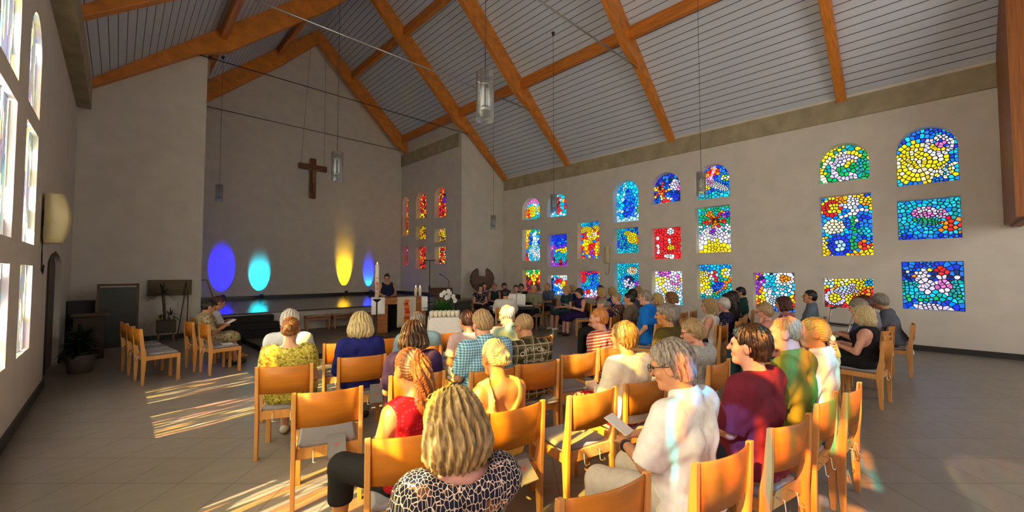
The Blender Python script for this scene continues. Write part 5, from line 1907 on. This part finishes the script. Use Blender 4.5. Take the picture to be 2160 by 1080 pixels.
def shrink_text(txts, mat):
    """lettering laid on the back of the shirt; each entry: text, size, x, z, arc radius"""
    from mathutils.bvhtree import BVHTree

    def fn(body, H, hR, C7, up, *a):
        sh_ = [c for c in body.children if c.name.startswith('shirt')][0]
        bvh = BVHTree.FromPolygons([v.co for v in sh_.data.vertices], [tuple(p.vertices) for p in sh_.data.polygons])
        for txt, size, zc_, arc in txts:
            o = text_obj(txt, size, mat, body, (0, 0, 0), (0, 0, 0), 'shirt_lettering', 0.0)
            bm = bmesh.new()
            bm.from_mesh(o.data)
            bmesh.ops.subdivide_edges(bm, edges=[e for e in bm.edges if e.calc_length() > 0.02], cuts=2)
            for v in bm.verts:
                x, z = v.co.x, v.co.y
                if arc:
                    th = x / arc
                    x, z = (arc + z) * math.sin(th), (arc + z) * math.cos(th) - arc
                hit = bvh.ray_cast(Vector((x, -0.6, zc_ + z)), Vector((0, 1, 0)))
                y = hit[0].y - 0.004 if hit[0] else -0.17
                v.co = (x, y, zc_ + z)
            bm.to_mesh(o.data)
            bm.free()
    return fn


# --- left block
sit(613, 668, 1.28, 25, 'woman in a yellow green patterned blouse, hair pinned up with a cream clip', 'woman in the yellow green patterned blouse', hair='bun', hcol='auburn', skin='light', fem=True, w=1.08,
    top=C('yellow_leaf_print', (0.42, 0.36, 0.06), 'mottle', (0.62, 0.55, 0.14), (0.16, 0.15, 0.02), 1.6), bottom=C('yellow_leaf_print2', (0.42, 0.36, 0.06), 'mottle', (0.62, 0.55, 0.14), (0.16, 0.15, 0.02), 1.6), skirt=1, sleeve=0.6, neck=0.115, vox=NEAR, hp=0.2, extra=[hair_clip], shoes=shoe_l, length=0.5)
sit(612, 655, 1.25, 28, 'white haired person in a pale blue white shirt, hidden behind the woman in yellow green', 'white haired person in the pale shirt', hair='full', hcol='white', top=C('pale_blue_shirt', (0.62, 0.68, 0.72)), bottom=pants_grey, vox=MID, neck=0.07, w=1.05)
sit(761, 659, 1.28, 18, 'woman with a platinum blonde bob in a plain navy blue top, seen from behind', 'woman with the platinum bob and navy top', hair='bob', hcol='platinum', fem=True, w=1.1, top=C('navy_top', (0.012, 0.016, 0.16)), bottom=C('jeans_light', (0.30, 0.35, 0.42)), vox=NEAR, sleeve=1.0, shoes=shoe_m, neck=0.09)
sit(882, 655, 1.25, 22, 'balding man in a light blue shirt in front of the dark haired woman', 'balding man in the light blue shirt', hair='ring', hcol='grey', skin='tan', top=C('light_blue_shirt', (0.30, 0.48, 0.60)), bottom=pants_grey, vox=MID, neck=0.07, w=1.1, hp=0.3)
sit(872, 678, 1.27, 20, 'woman with a dark brown bob and dark violet T-shirt behind the red sleeveless top', 'woman with the dark brown bob', hair='bob', hcol='brown', fem=True, w=1.1, top=C('dark_violet_shirt', (0.030, 0.016, 0.085)), bottom=C('skirt_violet', (0.05, 0.02, 0.12)), vox=NEAR, sleeve=0.9, neck=0.10, length=-0.3)
sit(868, 733, 1.27, -4, 'young woman with a curly auburn ponytail in a dotted red sleeveless top', 'young woman in the red sleeveless top', chair_face=24, hair='pony', hcol='auburn', skin='gold', fem=True, w=1.0, top=C('red_dotted', (0.42, 0.006, 0.014), 'dots', (0.60, 0.05, 0.05), sc=0.9), bottom=C('black_trousers', (0.012, 0.012, 0.014)), sleeve=0, vox=NEAR, bare=0.5, knees=0.10, hp=0.22, neck=0.09, extra=[hair_band(-0.108, 0.045)])
sit(962, 822, 1.27, 14, 'woman in a black and cream leopard print blouse, sunglasses in her blonde bob', 'woman in the leopard print blouse', hair='bob', hcol='bob', skin='pink', fem=True, w=1.12, top=C('leopard_print', (0.012, 0.014, 0.028), 'leopard', (0.72, 0.60, 0.45), (0.16, 0.075, 0.03)), bottom=pants_dark, sleeve=0.95, neck=0.125, vox=NEAR, arms=('lap', 'cheek'), hp=0.25, hy=4, hv=0.005, length=0.25,
    extra=[glasses(pm('tortoise', (0.45, 0.28, 0.06), 0.3, 0.3, 20), True, 0.085, 0.012)])
sit(1047, 714, 1.26, 8, 'sunlit woman with a pale blonde chignon and a low backed yellow tank top', 'woman in the yellow tank top', hair='bun', hcol='platinum', skin='gold', fem=True, w=1.0, top=C('yellow_tank', (0.82, 0.62, 0.16)), bottom=C('cream_trousers', (0.7, 0.62, 0.42)), tank='low', sleeve=0, vox=NEAR, hp=0.3)
sit(986, 654, 1.26, 14, 'woman with short brown hair in a pale pink top, beyond the blue checked shirt', 'woman in the pale pink top', hair='short', hcol='brown', skin='tan', fem=True, w=1.1, top=C('pale_pink', (0.58, 0.42, 0.42)), bottom=pants_white, vox=MID, sleeve=0.7, neck=0.09, hp=0.25)
sit(1020, 654, 1.36, 14, 'man with short sandy hair and glasses in a blue checked shirt', 'man in the blue checked shirt', hair='short', hcol='sand', skin='pink', w=1.12, top=C('blue_gingham', (0.02, 0.20, 0.40), 'gingham', (0.45, 0.68, 0.80)), bottom=jeans, vox=NEAR, neck=0.070, hp=0.25, hy=8, extra=[glasses()])
sit(1072, 642, 1.32, 16, 'old man with white hair around a pink bald crown in a grey green shirt', 'old man with the pink bald crown', hair='ring', hcol='white', skin='pink', w=1.1, top=C('grey_green_shirt', (0.20, 0.27, 0.25)), bottom=pants_beige, vox=MID, neck=0.070, hp=0.2, hy=18, extra=[glasses()])
sit(1110, 661, 1.30, 14, 'man with cropped sandy hair and glasses in a dark plaid shirt lettered across the back', 'man in the lettered plaid shirt', hair='thin', hcol='sand', skin='tan', w=1.12, top=C('dark_plaid', (0.035, 0.030, 0.012), 'plaid', (0.40, 0.37, 0.25), (0.10, 0.088, 0.045)), bottom=pants_beige, vox=NEAR, neck=0.070, hp=0.32, hy=14,
    extra=[glasses(), shrink_text([('OFFSHORE', 0.062, 0.945, 0.21), ('CHALLENGE', 0.044, 0.84, None)], C('shirt_print', (0.70, 0.66, 0.55)))])
sit(1266, 650, 1.28, 5, 'woman with short ginger hair in a cream and red striped top', 'woman in the red striped top', hair='short', hcol='ginger', skin='pink', fem=True, w=1.1, top=C('red_stripes', (0.50, 0.07, 0.04), 'stripes', (0.75, 0.66, 0.55)), bottom=C('denim_shorts', (0.03, 0.045, 0.10)), bare=1, vox=MID, sleeve=1.0, hy=28, hp=0.1, neck=0.09, shoes=shoe_l, arms='side', chair_face=14)
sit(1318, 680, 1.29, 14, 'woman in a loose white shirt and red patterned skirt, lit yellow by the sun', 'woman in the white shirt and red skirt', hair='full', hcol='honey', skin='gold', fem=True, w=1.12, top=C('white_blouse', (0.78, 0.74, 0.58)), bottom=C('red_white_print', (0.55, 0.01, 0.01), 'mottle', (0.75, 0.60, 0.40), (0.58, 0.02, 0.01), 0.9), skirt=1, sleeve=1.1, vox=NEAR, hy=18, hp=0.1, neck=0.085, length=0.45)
sit(1427, 722, 1.34, 2, 'grey haired man in a white polo shirt and beige trousers holding a hymn card', 'man in the white polo shirt', chair_face=12, hair='thick', hcol='grey', skin='tan', w=1.15, top=C('white_polo', (0.76, 0.76, 0.72)), bottom=pants_beige, vox=0.0075, sleeve=0.95, neck=0.070, hy=16, hp=0.25, arms='book', knees=0.05, shoes=shoe_m, hv=0.005, lean=3,
    extra=[glasses(), watch(0), sheet(0.11, 0.16, 0.05, label='white hymn card in the hands of the man in the white polo shirt')])
sit(1580, 690, 1.37, 8, 'young man with thick dark hair in a burgundy T-shirt', 'young man in the burgundy T-shirt', chair_face=12, hair='thick', hcol='dark', skin='pink', w=1.15, top=C('burgundy', (0.17, 0.018, 0.035)), bottom=C('jeans_dark', (0.02, 0.025, 0.05)), vox=NEAR, sleeve=0.95, neck=0.074, hy=14, hp=0.0)
sit(1660, 668, 1.39, 5, 'man with thinning cropped hair in an olive green polo shirt', 'man in the olive green polo shirt', hair='thin', hcol='sand', skin='pink', w=1.1, top=C('olive_green_polo', (0.16, 0.19, 0.030)), bottom=pants_beige, vox=NEAR, sleeve=0.95, neck=0.070, hy=10, hp=0.08)
sit(1718, 669, 1.36, 4, 'blonde woman in a white shirt, low ponytail tied by a golden scrunchie', 'blonde woman with the low ponytail', hair='lowpony', hcol='gold', skin='gold', fem=True, w=1.02, top=C('white_shirt_right', (0.78, 0.74, 0.66)), bottom=pants_white, vox=NEAR, sleeve=1.1, neck=0.072, hy=22, hp=0.1, extra=[scrunchie], shoes=shoe_l)
sit(1405, 643, 1.32, 0, 'man with wavy grey brown hair in a dark olive shirt looking left', 'man in the dark olive shirt', hair='thick', hcol='grey', skin='gold', w=1.12, top=C('dark_olive', (0.085, 0.065, 0.012)), bottom=pants_dark, vox=MID, sleeve=0.95, neck=0.074, hy=20)
sit(1466, 672, 1.25, 3, 'older woman with light brown hair and glasses in a grey knit top', 'older woman in the grey knit', hair='full', hcol='sand', skin='pink', fem=True, w=1.08, top=C('grey_knit', (0.40, 0.41, 0.39), 'mottle', (0.52, 0.53, 0.50), (0.30, 0.31, 0.30), 3.0), bottom=pants_white, vox=MID, sleeve=0.6, neck=0.09, hy=26, hp=0.3, arms=('chin', 'lap'), extra=[glasses()])
# --- right block
sit(1821, 645, 1.27, 4, 'woman with chin length platinum hair in a black tank top at her row end', 'woman in the black tank top', chair_face=7, hair='bob', hcol='platinum', skin='pink', fem=True, w=1.12, top=C('black_tank', (0.010, 0.009, 0.014)), bottom=C('black_skirt', (0.010, 0.010, 0.012)), tank=True, sleeve=0, vox=MID, skirt=1, hy=8, hp=0.12, arms='book', length=0.4, neck=0.095,
    extra=[sheet(0.15, 0.21, label='white song sheet on the lap of the woman in the black tank top')])
sit(1813, 631, 1.30, 4, 'person with dark grey hair in a blue top beyond the platinum haired woman', 'person in the blue top beyond the black tank top', hair='full', hcol='grey', skin='pink', w=1.05, top=C('slate_blue', (0.06, 0.08, 0.16)), bottom=pants_dark, vox=FAR, arms='book', hp=0.25, lean=6)
sit(1826, 624, 1.32, 4, 'person with reddish dark hair and grey shirt, middle of three before the fiery window', 'person with reddish dark hair', hair='full', hcol='red', skin='tan', w=1.05, top=C('mid_grey_shirt', (0.22, 0.22, 0.25)), bottom=pants_dark, vox=FAR, hp=0.3, lean=8)
sit(1859, 620, 1.34, 0, 'grey haired man in a slate grey shirt bending forward by the right wall', 'grey haired man bending forward', hair='full', hcol='grey', skin='tan', w=1.18, top=C('slate_grey', (0.10, 0.11, 0.14)), bottom=C('blue_grey_trousers', (0.04, 0.06, 0.09)), vox=FAR, hp=0.25, lean=14)
sit(1706, 613, 1.36, -8, 'dark haired man in a grey blue shirt with his face raised, alone before the wall', 'dark haired man in the grey blue shirt', hair='short', hcol='dark', skin='tan', w=1.08, top=C('grey_blue_shirt', (0.14, 0.19, 0.26)), bottom=pants_dark, vox=FAR, neck=0.072, hy=14, hp=-0.1)
sit(1615, 639, 1.26, -3, 'woman with grey blonde hair in a pink T-shirt leaning her chin on her hand', 'woman in the pink T-shirt', hair='full', hcol='sand', skin='pink', fem=True, w=1.12, top=C('pink_shirt', (0.62, 0.26, 0.23)), bottom=C('teal_trousers', (0.02, 0.08, 0.10)), vox=MID, sleeve=0.8, hy=14, hp=0.25, arms=('cheek', 'lap'), extra=[glasses()])
sit(1653, 626, 1.30, -4, 'woman with a wine dark bob in a pink floral top', 'woman with the wine dark bob', hair='bob', hcol='red', skin='pink', fem=True, w=1.1, top=C('pink_floral', (0.35, 0.10, 0.12), 'floral', (0.60, 0.45, 0.45), (0.20, 0.03, 0.05), 1.2), bottom=pants_dark, vox=FAR, hy=10, hp=0.15, length=-0.4)
sit(1562, 606, 1.37, -12, 'dark haired man in a bottle green polo shirt at the end of his row', 'man in the bottle green polo shirt', hair='short', hcol='dark', skin='tan', w=1.1, top=C('bottle_green', (0.012, 0.045, 0.035)), bottom=pants_dark, vox=FAR, neck=0.072, hy=16)
sit(1545, 614, 1.325, -12, 'dark haired woman half hidden beside the bottle green polo shirt', 'dark haired woman beside the bottle green polo shirt', hair='bob', hcol='dark', skin='tan', fem=True, top=C('black_top', (0.012, 0.012, 0.014)), bottom=pants_dark, vox=VFAR, hy=12)
sit(1536, 619, 1.30, -8, 'woman with very long dark brown hair, right of the white haired one', 'woman with very long dark brown hair', hair='long', hcol='brown', skin='pink', fem=True, top=C('dark_brown_top', (0.03, 0.018, 0.014)), bottom=pants_dark, vox=FAR, hy=10, length=0.9)
sit(1527, 628, 1.25, -8, 'woman with short white hair in a navy patterned top', 'woman with short white hair and navy top', hair='full', hcol='white', skin='pink', fem=True, top=C('navy_floral', (0.012, 0.012, 0.05), 'floral', (0.10, 0.10, 0.2), None, 1.2), bottom=pants_dark, vox=FAR, hy=18, hp=0.2)
sit(1495, 629, 1.28, -6, 'woman with wavy shoulder length blonde hair in a white sleeveless top', 'woman in the white sleeveless top', hair='long', hcol='sand', skin='pink', fem=True, top=C('white_sleeveless', (0.66, 0.64, 0.62)), bottom=pants_dark, vox=FAR, tank=True, sleeve=0, hy=20, hp=0.1, length=-0.5)
sit(1362, 613, 1.395, -10, 'grey haired man in a bright royal blue polo shirt', 'man in the royal blue polo shirt', hair='short', hcol='grey', skin='pink', w=1.15, top=C('royal_blue', (0.006, 0.16, 0.62)), bottom=jeans, vox=FAR, hy=4, neck=0.072, arms='side')
sit(1387, 619, 1.26, -12, 'woman with a light blonde bob right of the royal blue polo shirt', 'woman with the light blonde bob and glasses', hair='bob', hcol='blonde', skin='pink', fem=True, top=C('taupe_top', (0.22, 0.17, 0.12)), bottom=pants_dark, vox=FAR, hy=22, length=-0.4, extra=[glasses()])
sit(1416, 616, 1.33, -12, 'woman with a chestnut bob in a light grey top before the lavender window', 'woman with the chestnut bob', hair='bob', hcol='auburn', skin='tan', fem=True, top=C('light_grey_top', (0.38, 0.36, 0.34)), bottom=pants_dark, vox=FAR, hy=8, length=-0.6)
sit(1350, 606, 1.30, -15, 'sandy haired person just beyond the royal blue polo shirt', 'sandy haired person beyond the royal blue polo shirt', hair='full', hcol='sand', skin='pink', top=C('tan_top', (0.30, 0.22, 0.15)), bottom=pants_dark, vox=VFAR, dx=0.6, dy=0.4)
sit(1334, 610, 1.33, -18, 'black haired man in a grey blue shirt, farther of two before the tall turquoise window', 'farther black haired man', hair='short', hcol='dark', skin='tan', top=C('steel_blue_shirt', (0.07, 0.10, 0.15)), bottom=pants_dark, vox=VFAR, hy=14, neck=0.072)
sit(1328, 617, 1.32, -14, 'black haired man in a brown grey shirt, nearer of two before the tall turquoise window', 'nearer black haired man', hair='short', hcol='dark', skin='tan', top=C('brown_grey_shirt', (0.13, 0.10, 0.075)), bottom=pants_dark, vox=FAR, hy=14, neck=0.072)
sit(1301, 617, 1.27, -14, 'short haired woman in a brown and white floral dress', 'woman in the brown and white floral dress', hair='short', hcol='sand', skin='pink', fem=True, top=C('brown_floral', (0.07, 0.03, 0.02), 'floral', (0.60, 0.52, 0.45), (0.16, 0.07, 0.04), 1.0), bottom=pants_dark, vox=FAR, hy=20, sleeve=0.7)
sit(1274, 629, 1.20, -12, 'small old woman with grey hair in a bun and a purple shawl', 'small old woman with the grey bun', hair='bun', hcol='grey', skin='pink', fem=True, top=C('purple_shawl', (0.07, 0.03, 0.14)), bottom=pants_dark, vox=FAR, hy=16, hp=0.3)
sit(1291, 606, 1.27, -20, 'blonde woman in a royal blue top left of the tall turquoise window', 'blonde woman in the royal blue top', hair='bob', hcol='blonde', skin='pink', fem=True, top=C('blue_top', (0.012, 0.05, 0.30)), bottom=pants_dark, vox=VFAR, hy=14, length=-0.5)
sit(1268, 607, 1.28, -24, 'blonde woman in a rose top beside the red and blue low window', 'blonde woman in the rose top', hair='bob', hcol='blonde', skin='pink', fem=True, top=C('rose_top', (0.28, 0.16, 0.17)), bottom=pants_dark, vox=VFAR, hy=10, length=-0.5)
# --- choir and musicians, facing the altar from the far side
CF = dict(vox=VFAR)
sit(1232, 603, 1.30, -62, 'bare armed woman in a dusty pink top behind the paper reading singer', 'woman in the dusty pink top', hair='bun', hcol='dark', skin='tan', fem=True, top=C('dusty_pink', (0.30, 0.13, 0.13)), bottom=pants_dark, tank=True, sleeve=0, dx=0.95, dy=0.05, **CF)
sit(1223, 608, 1.27, -68, 'singer in a sleeveless dark violet dress reading from a white sheet', 'singer in the dark violet dress', hair='full', hcol='brown', skin='pink', fem=True, top=C('violet_dress', (0.022, 0.012, 0.07)), bottom=C('violet_dress', (0.022, 0.012, 0.07)), tank=True, sleeve=0, skirt=1, vox=FAR, hp=0.3, arms='book', shoes=shoe_m, length=0.3, extra=[sheet(0.2, 0.26, 0.05, label='white sheet held by the singer in the dark violet dress')])
sit(1207, 603, 1.30, -75, 'singer with a light brown bob in navy behind the teal dress', 'singer in navy behind the teal dress', hair='bob', hcol='sand', skin='pink', fem=True, top=C('navy_knit', navy), bottom=pants_dark, dx=0.5, dy=0.4, length=-0.5, **CF)
sit(1194, 603, 1.30, -78, 'blonde singer with glasses in a short dark teal dress with bare legs', 'blonde singer in the dark teal dress', hair='full', hcol='blonde', skin='pink', fem=True, top=C('teal_dress', (0.025, 0.055, 0.065)), bottom=C('teal_dress', (0.025, 0.055, 0.065)), skirt=1, vox=FAR, sleeve=0.5, shoes=shoe_l, length=0.0, arms='lap', extra=[glasses()])
sit(1155, 597, 1.36, -75, 'close cropped man in a blue short sleeved shirt among the choir', 'choir man in the blue shirt', hair='thin', hcol='sand', skin='tan', w=1.1, top=C('choir_blue_shirt', (0.10, 0.15, 0.24)), bottom=pants_dark, neck=0.072, vox=FAR, shoes=shoe_m, arms='book', hp=0.1)
sit(1125, 603, 1.32, -105, 'man in a sage green shirt with a dark song folder on his lap', 'man in the sage green shirt', hair='thin', hcol='white', skin='tan', w=1.12, top=C('sage_shirt', (0.25, 0.25, 0.17)), bottom=pants_dark, neck=0.072, vox=FAR, shoes=shoe_m, arms='book', dx=0.55, dy=0.5, extra=[sheet(0.30, 0.22, 0.02, black_metal, 'song_folder', 'dark song folder on the lap of the man in sage green', True)])
sit(1136, 602, 1.30, -95, 'singer with red brown hair in a white shirt right of the sage green shirt', 'singer with red brown hair in white', hair='bob', hcol='auburn', skin='pink', fem=True, top=C('choir_white', (0.50, 0.48, 0.48)), bottom=pants_dark, dx=0.95, dy=0.95, length=-0.5, **CF)
sit(1100, 601, 1.30, -125, 'singer with dark curly hair in a black top behind the music sheets', 'singer in the black top', hair='full', hcol='dark', skin='pink', fem=True, top=C('choir_black', (0.015, 0.012, 0.014)), bottom=pants_dark, dx=0.85, dy=0.85, **CF)
sit(1088, 601, 1.28, -135, 'singer with short brown hair in a white T-shirt behind the piano', 'singer in the white T-shirt', hair='short', hcol='brown', skin='pink', fem=True, top=C('choir_white2', (0.48, 0.46, 0.45)), bottom=pants_dark, arms='book', **CF)
sit(1060, 600, 1.30, -145, 'singer in a brown top half hidden behind the dark green top', 'singer in the brown top', hair='full', hcol='brown', skin='pink', top=C('choir_brown', (0.10, 0.05, 0.03)), bottom=pants_dark, dx=1.1, dy=1.1, **CF)
sit(1052, 598, 1.30, -145, 'singer with strawberry blonde hair in a dark green sleeveless top', 'singer in the dark green sleeveless top', hair='full', hcol='ginger', skin='pink', fem=True, top=C('choir_green', (0.012, 0.05, 0.035)), bottom=pants_dark, tank=True, sleeve=0, dx=-0.2, dy=0.0, **CF)
sit(1025, 598, 1.32, -150, 'dark haired singer in a lavender T-shirt under the round sculpture', 'singer in the lavender T-shirt', hair='short', hcol='brown', skin='pink', top=C('choir_lavender', (0.30, 0.20, 0.34)), bottom=C('lilac_trousers', (0.12, 0.08, 0.16)), dx=0.55, dy=0.75, arms='lap', **CF)
sit(1013, 600, 1.30, -155, 'dark haired singer in a black and white patterned dress, leftmost of the choir', 'singer in the black and white dress', hair='bob', hcol='brown', skin='pink', fem=True, w=1.05, top=C('black_white_dress', (0.012, 0.012, 0.016), 'floral', (0.55, 0.52, 0.50), (0.02, 0.02, 0.025), 0.8), bottom=C('dark_skirt', (0.03, 0.015, 0.02)), skirt=1, sleeve=0.25, vox=FAR, neck=0.10, shoes=shoe_m, length=-0.6)
b = sit(1066, 609, 1.30, 44, 'dark haired pianist in a white shirt seen from behind at the piano', 'pianist in the white shirt', hair='short', hcol='dark', skin='tan', top=C('pianist_white', (0.62, 0.61, 0.60)), bottom=pants_dark, vox=FAR, hp=0.3, arms='desk', w=1.1, hy=-10, neck=0.074)
# --- the pair at the left
sit(437, 632, 1.22, 84, 'dark haired woman in a beige floral dress seated in the left side row', 'woman in the beige floral dress', chair_face=81, hair='short', hcol='dark', skin='tan', fem=True, w=1.1, top=C('beige_floral', (0.34, 0.27, 0.14), 'floral', (0.16, 0.13, 0.08), (0.44, 0.38, 0.26), 0.8), bottom=C('beige_floral', (0.3, 0.25, 0.14)), skirt=1, vox=MID, sleeve=0.9, hp=0.35, lean=4, arms='book', length=0.15, shoes=shoe_m,
    extra=[sheet(0.13, 0.19, label='white song sheet in the hands of the woman in beige floral')])
sit(458, 625, 1.245, 86, 'person with dark reddish hair in a white top, seated beyond the beige floral dress', 'person in white beyond the beige floral dress', chair_face=81, hair='short', hcol='red', skin='tan', w=1.0, top=C('white_left', (0.60, 0.60, 0.62)), bottom=pants_dark, vox=MID, hp=0.25, lean=14, arms='book')
# --- woman reading at the altar
ax, ay, az = ac(-0.30, 0.62, 0.0)
person((ax, ay, 0.11), 196, 'dark haired woman in a navy strappy dress standing and reading behind the altar', 'lowpony', 'dark', 'tan', C('navy_strap_dress', (0.010, 0.014, 0.045)), C('navy_strap_dress', (0.010, 0.014, 0.045)), fem=True, w=1.25, tank=True, sleeve=0, vox=0.010, stand=True, seat=0.70, skirt=2, hp=0.38, hy=-16, arms='lap', neck=0.115, ht=1.58,
       extra=[glasses()])
tag(MB().box((0, 0, 0.012), (0.30, 0.22, 0.022)).build('altar_book', dark_wood, None, ac(-0.02, 0.02, AH + 0.005)), 'dark book lying open on the altar before the reading woman', 'book')

# --- chairs nobody sits on
for px, py, qx, qy, lab, grp in ((616, 828, 766, 812, 'empty chair with a grey song book, second from the left front', 0), (682, 724, 778, 718, 'empty chair in front of the woman in the navy top', 0), (791, 714, 842, 710, 'empty chair left of the balding man in light blue', 0), (904, 704, 953, 700, 'empty chair left of the woman in the pale pink top', 0),
                                 (1100, 716, 1177, 703, 'empty chair beyond the lettered plaid shirt', 0), (1186, 747, 1257, 740, 'empty chair with an upright song book left of the striped top', 0), (1200, 833, 1297, 813, 'empty chair left of the woman with the red patterned skirt', 0), (1172, 1050, 1368, 990, 'empty chair at the bottom edge, nearest the camera', 0),
                                 (1433, 660, 1452, 656, 'empty shaded chair, left of two below the green and yellow window', 0), (1453, 658, 1472, 652, 'empty shaded chair, right of two below the green and yellow window', 0), (1500, 690, 1528, 675, 'empty chair right of the woman in the white sleeveless top', 0)):
    a, b2 = Vector(seat_at(px, py, 0.86)), Vector(seat_at(qx, qy, 0.86))
    d = b2 - a
    f = math.atan2(-d.y, d.x)
    if lab.startswith('empty shaded'):
        f = R_(-8)
    m = (a + b2) / 2 + Vector((math.sin(f), math.cos(f))) * 0.255
    if lab.startswith('empty chair in front of the woman'):
        m = a + Vector((math.cos(f), -math.sin(f))) * 0.235 + Vector((math.sin(f), math.cos(f))) * 0.255
    chair(m.x, m.y, math.degrees(f), lab)
for k in range(3):
    chair(0.50 - 0.07 * k, 8.64 + 0.54 * k, 81, 'empty chair of the leftmost row by the window wall, %s from the front' % ['first', 'second', 'third'][k])
chair(1.33, 8.66, 81, 'empty chair with a paper on the seat, nearest in the left side row')
chair(7.72, 0.74, 7, 'empty chair beside the woman in the black tank top')
tag(MB().box((0, 0, 0), (0.15, 0.21, 0.006)).build('song_sheet', white_paper, None, (1.40, 8.60, 0.4725)), 'white paper left on the nearest empty chair of the left side row', 'paper')

# --- song books on the chairs
book_cover = pm('book_cover_grey', (0.20, 0.20, 0.22), 0.6, 0.06, 12)
book_page = pm('book_pages', (0.78, 0.75, 0.66), 0.8, 0.05, 40)


def song_book(loc, rot, label, w_=0.125, h_=0.185, t_=0.032):
    o = empty('song_book', loc, 0, label, 'book', 'grey song books')
    o.rotation_euler = rot
    MB().box((0, 0, t_ / 2 - 0.0015), (w_, h_, 0.003)).box((0, 0, -t_ / 2 + 0.0015), (w_, h_, 0.003)).box((-w_ / 2 + 0.0015, 0, 0), (0.003, h_, t_)).build('book_cover', book_cover, o)
    MB().box((0.0, 0, 0), (w_ - 0.012, h_ - 0.008, t_ - 0.007)).build('page_block', book_page, o)
    m = MB()
    for a in (50, -35):
        m.box((0.0, 0.0, t_ / 2 + 0.0012), (0.045, 0.004, 0.001), rz=R_(a))
    m.build('cover_mark', red_motif, o)
    return o


def on_chair(c, x, y, z):
    m = Matrix.Rotation(c.rotation_euler.z, 3, 'Z') @ Vector((x, y, 0))
    return (c.location.x + m.x, c.location.y + m.y, z)


def find_chair(text):
    return [c for c in CHAIRS if text in c['label']][0]


for text, mode, lab in (('grey song book, second', 'hang', 'grey song book hung behind the empty chair second from the left front'), ('woman in the yellow green', 'flat', 'grey song book on the chair of the woman in yellow green'), ('woman in the yellow tank', 'hang', 'song book hung behind the chair of the woman in the yellow tank top'),
                        ('upright song book left', 'up', 'upright song book behind the empty chair left of the striped top'), ('woman with the platinum bob', 'up', 'pale song book behind the chair of the woman with the platinum bob'), ('man in the lettered plaid', 'flat', 'song book jutting out behind the chair of the man in the plaid shirt'), ('left of the woman with the red patterned', 'lap', 'song book lying on the empty chair left of the red patterned skirt')):
    c = find_chair(text)
    rz = c.rotation_euler.z
    if mode == 'hang':
        song_book(on_chair(c, 0.06, -0.262, 0.440), (R_(38), 0, rz), lab)
    elif mode == 'flat':
        song_book(on_chair(c, 0.12, -0.235, 0.490), (R_(8), 0, rz), lab)
    elif mode == 'up':
        song_book(on_chair(c, 0.14, -0.275, 0.455), (R_(84), 0, rz), lab)
    else:
        song_book(on_chair(c, 0.11, 0.06, 0.485), (0, 0, rz + 0.5), lab)
bt = empty('water_bottle', (8.15, 6.9, 0), 0, 'pale green water bottle on the floor under the singer in violet', 'bottle')
MB().lathe([(0.035, 0), (0.037, 0.16), (0.014, 0.21), (0.014, 0.235)], seg=14).build('bottle_body', pm('green_glass', (0.25, 0.45, 0.36), 0.15, 0.1, 8), bt)
MB().lathe([(0.016, 0.232), (0.016, 0.255)], seg=12).build('cap', white_paper, bt)
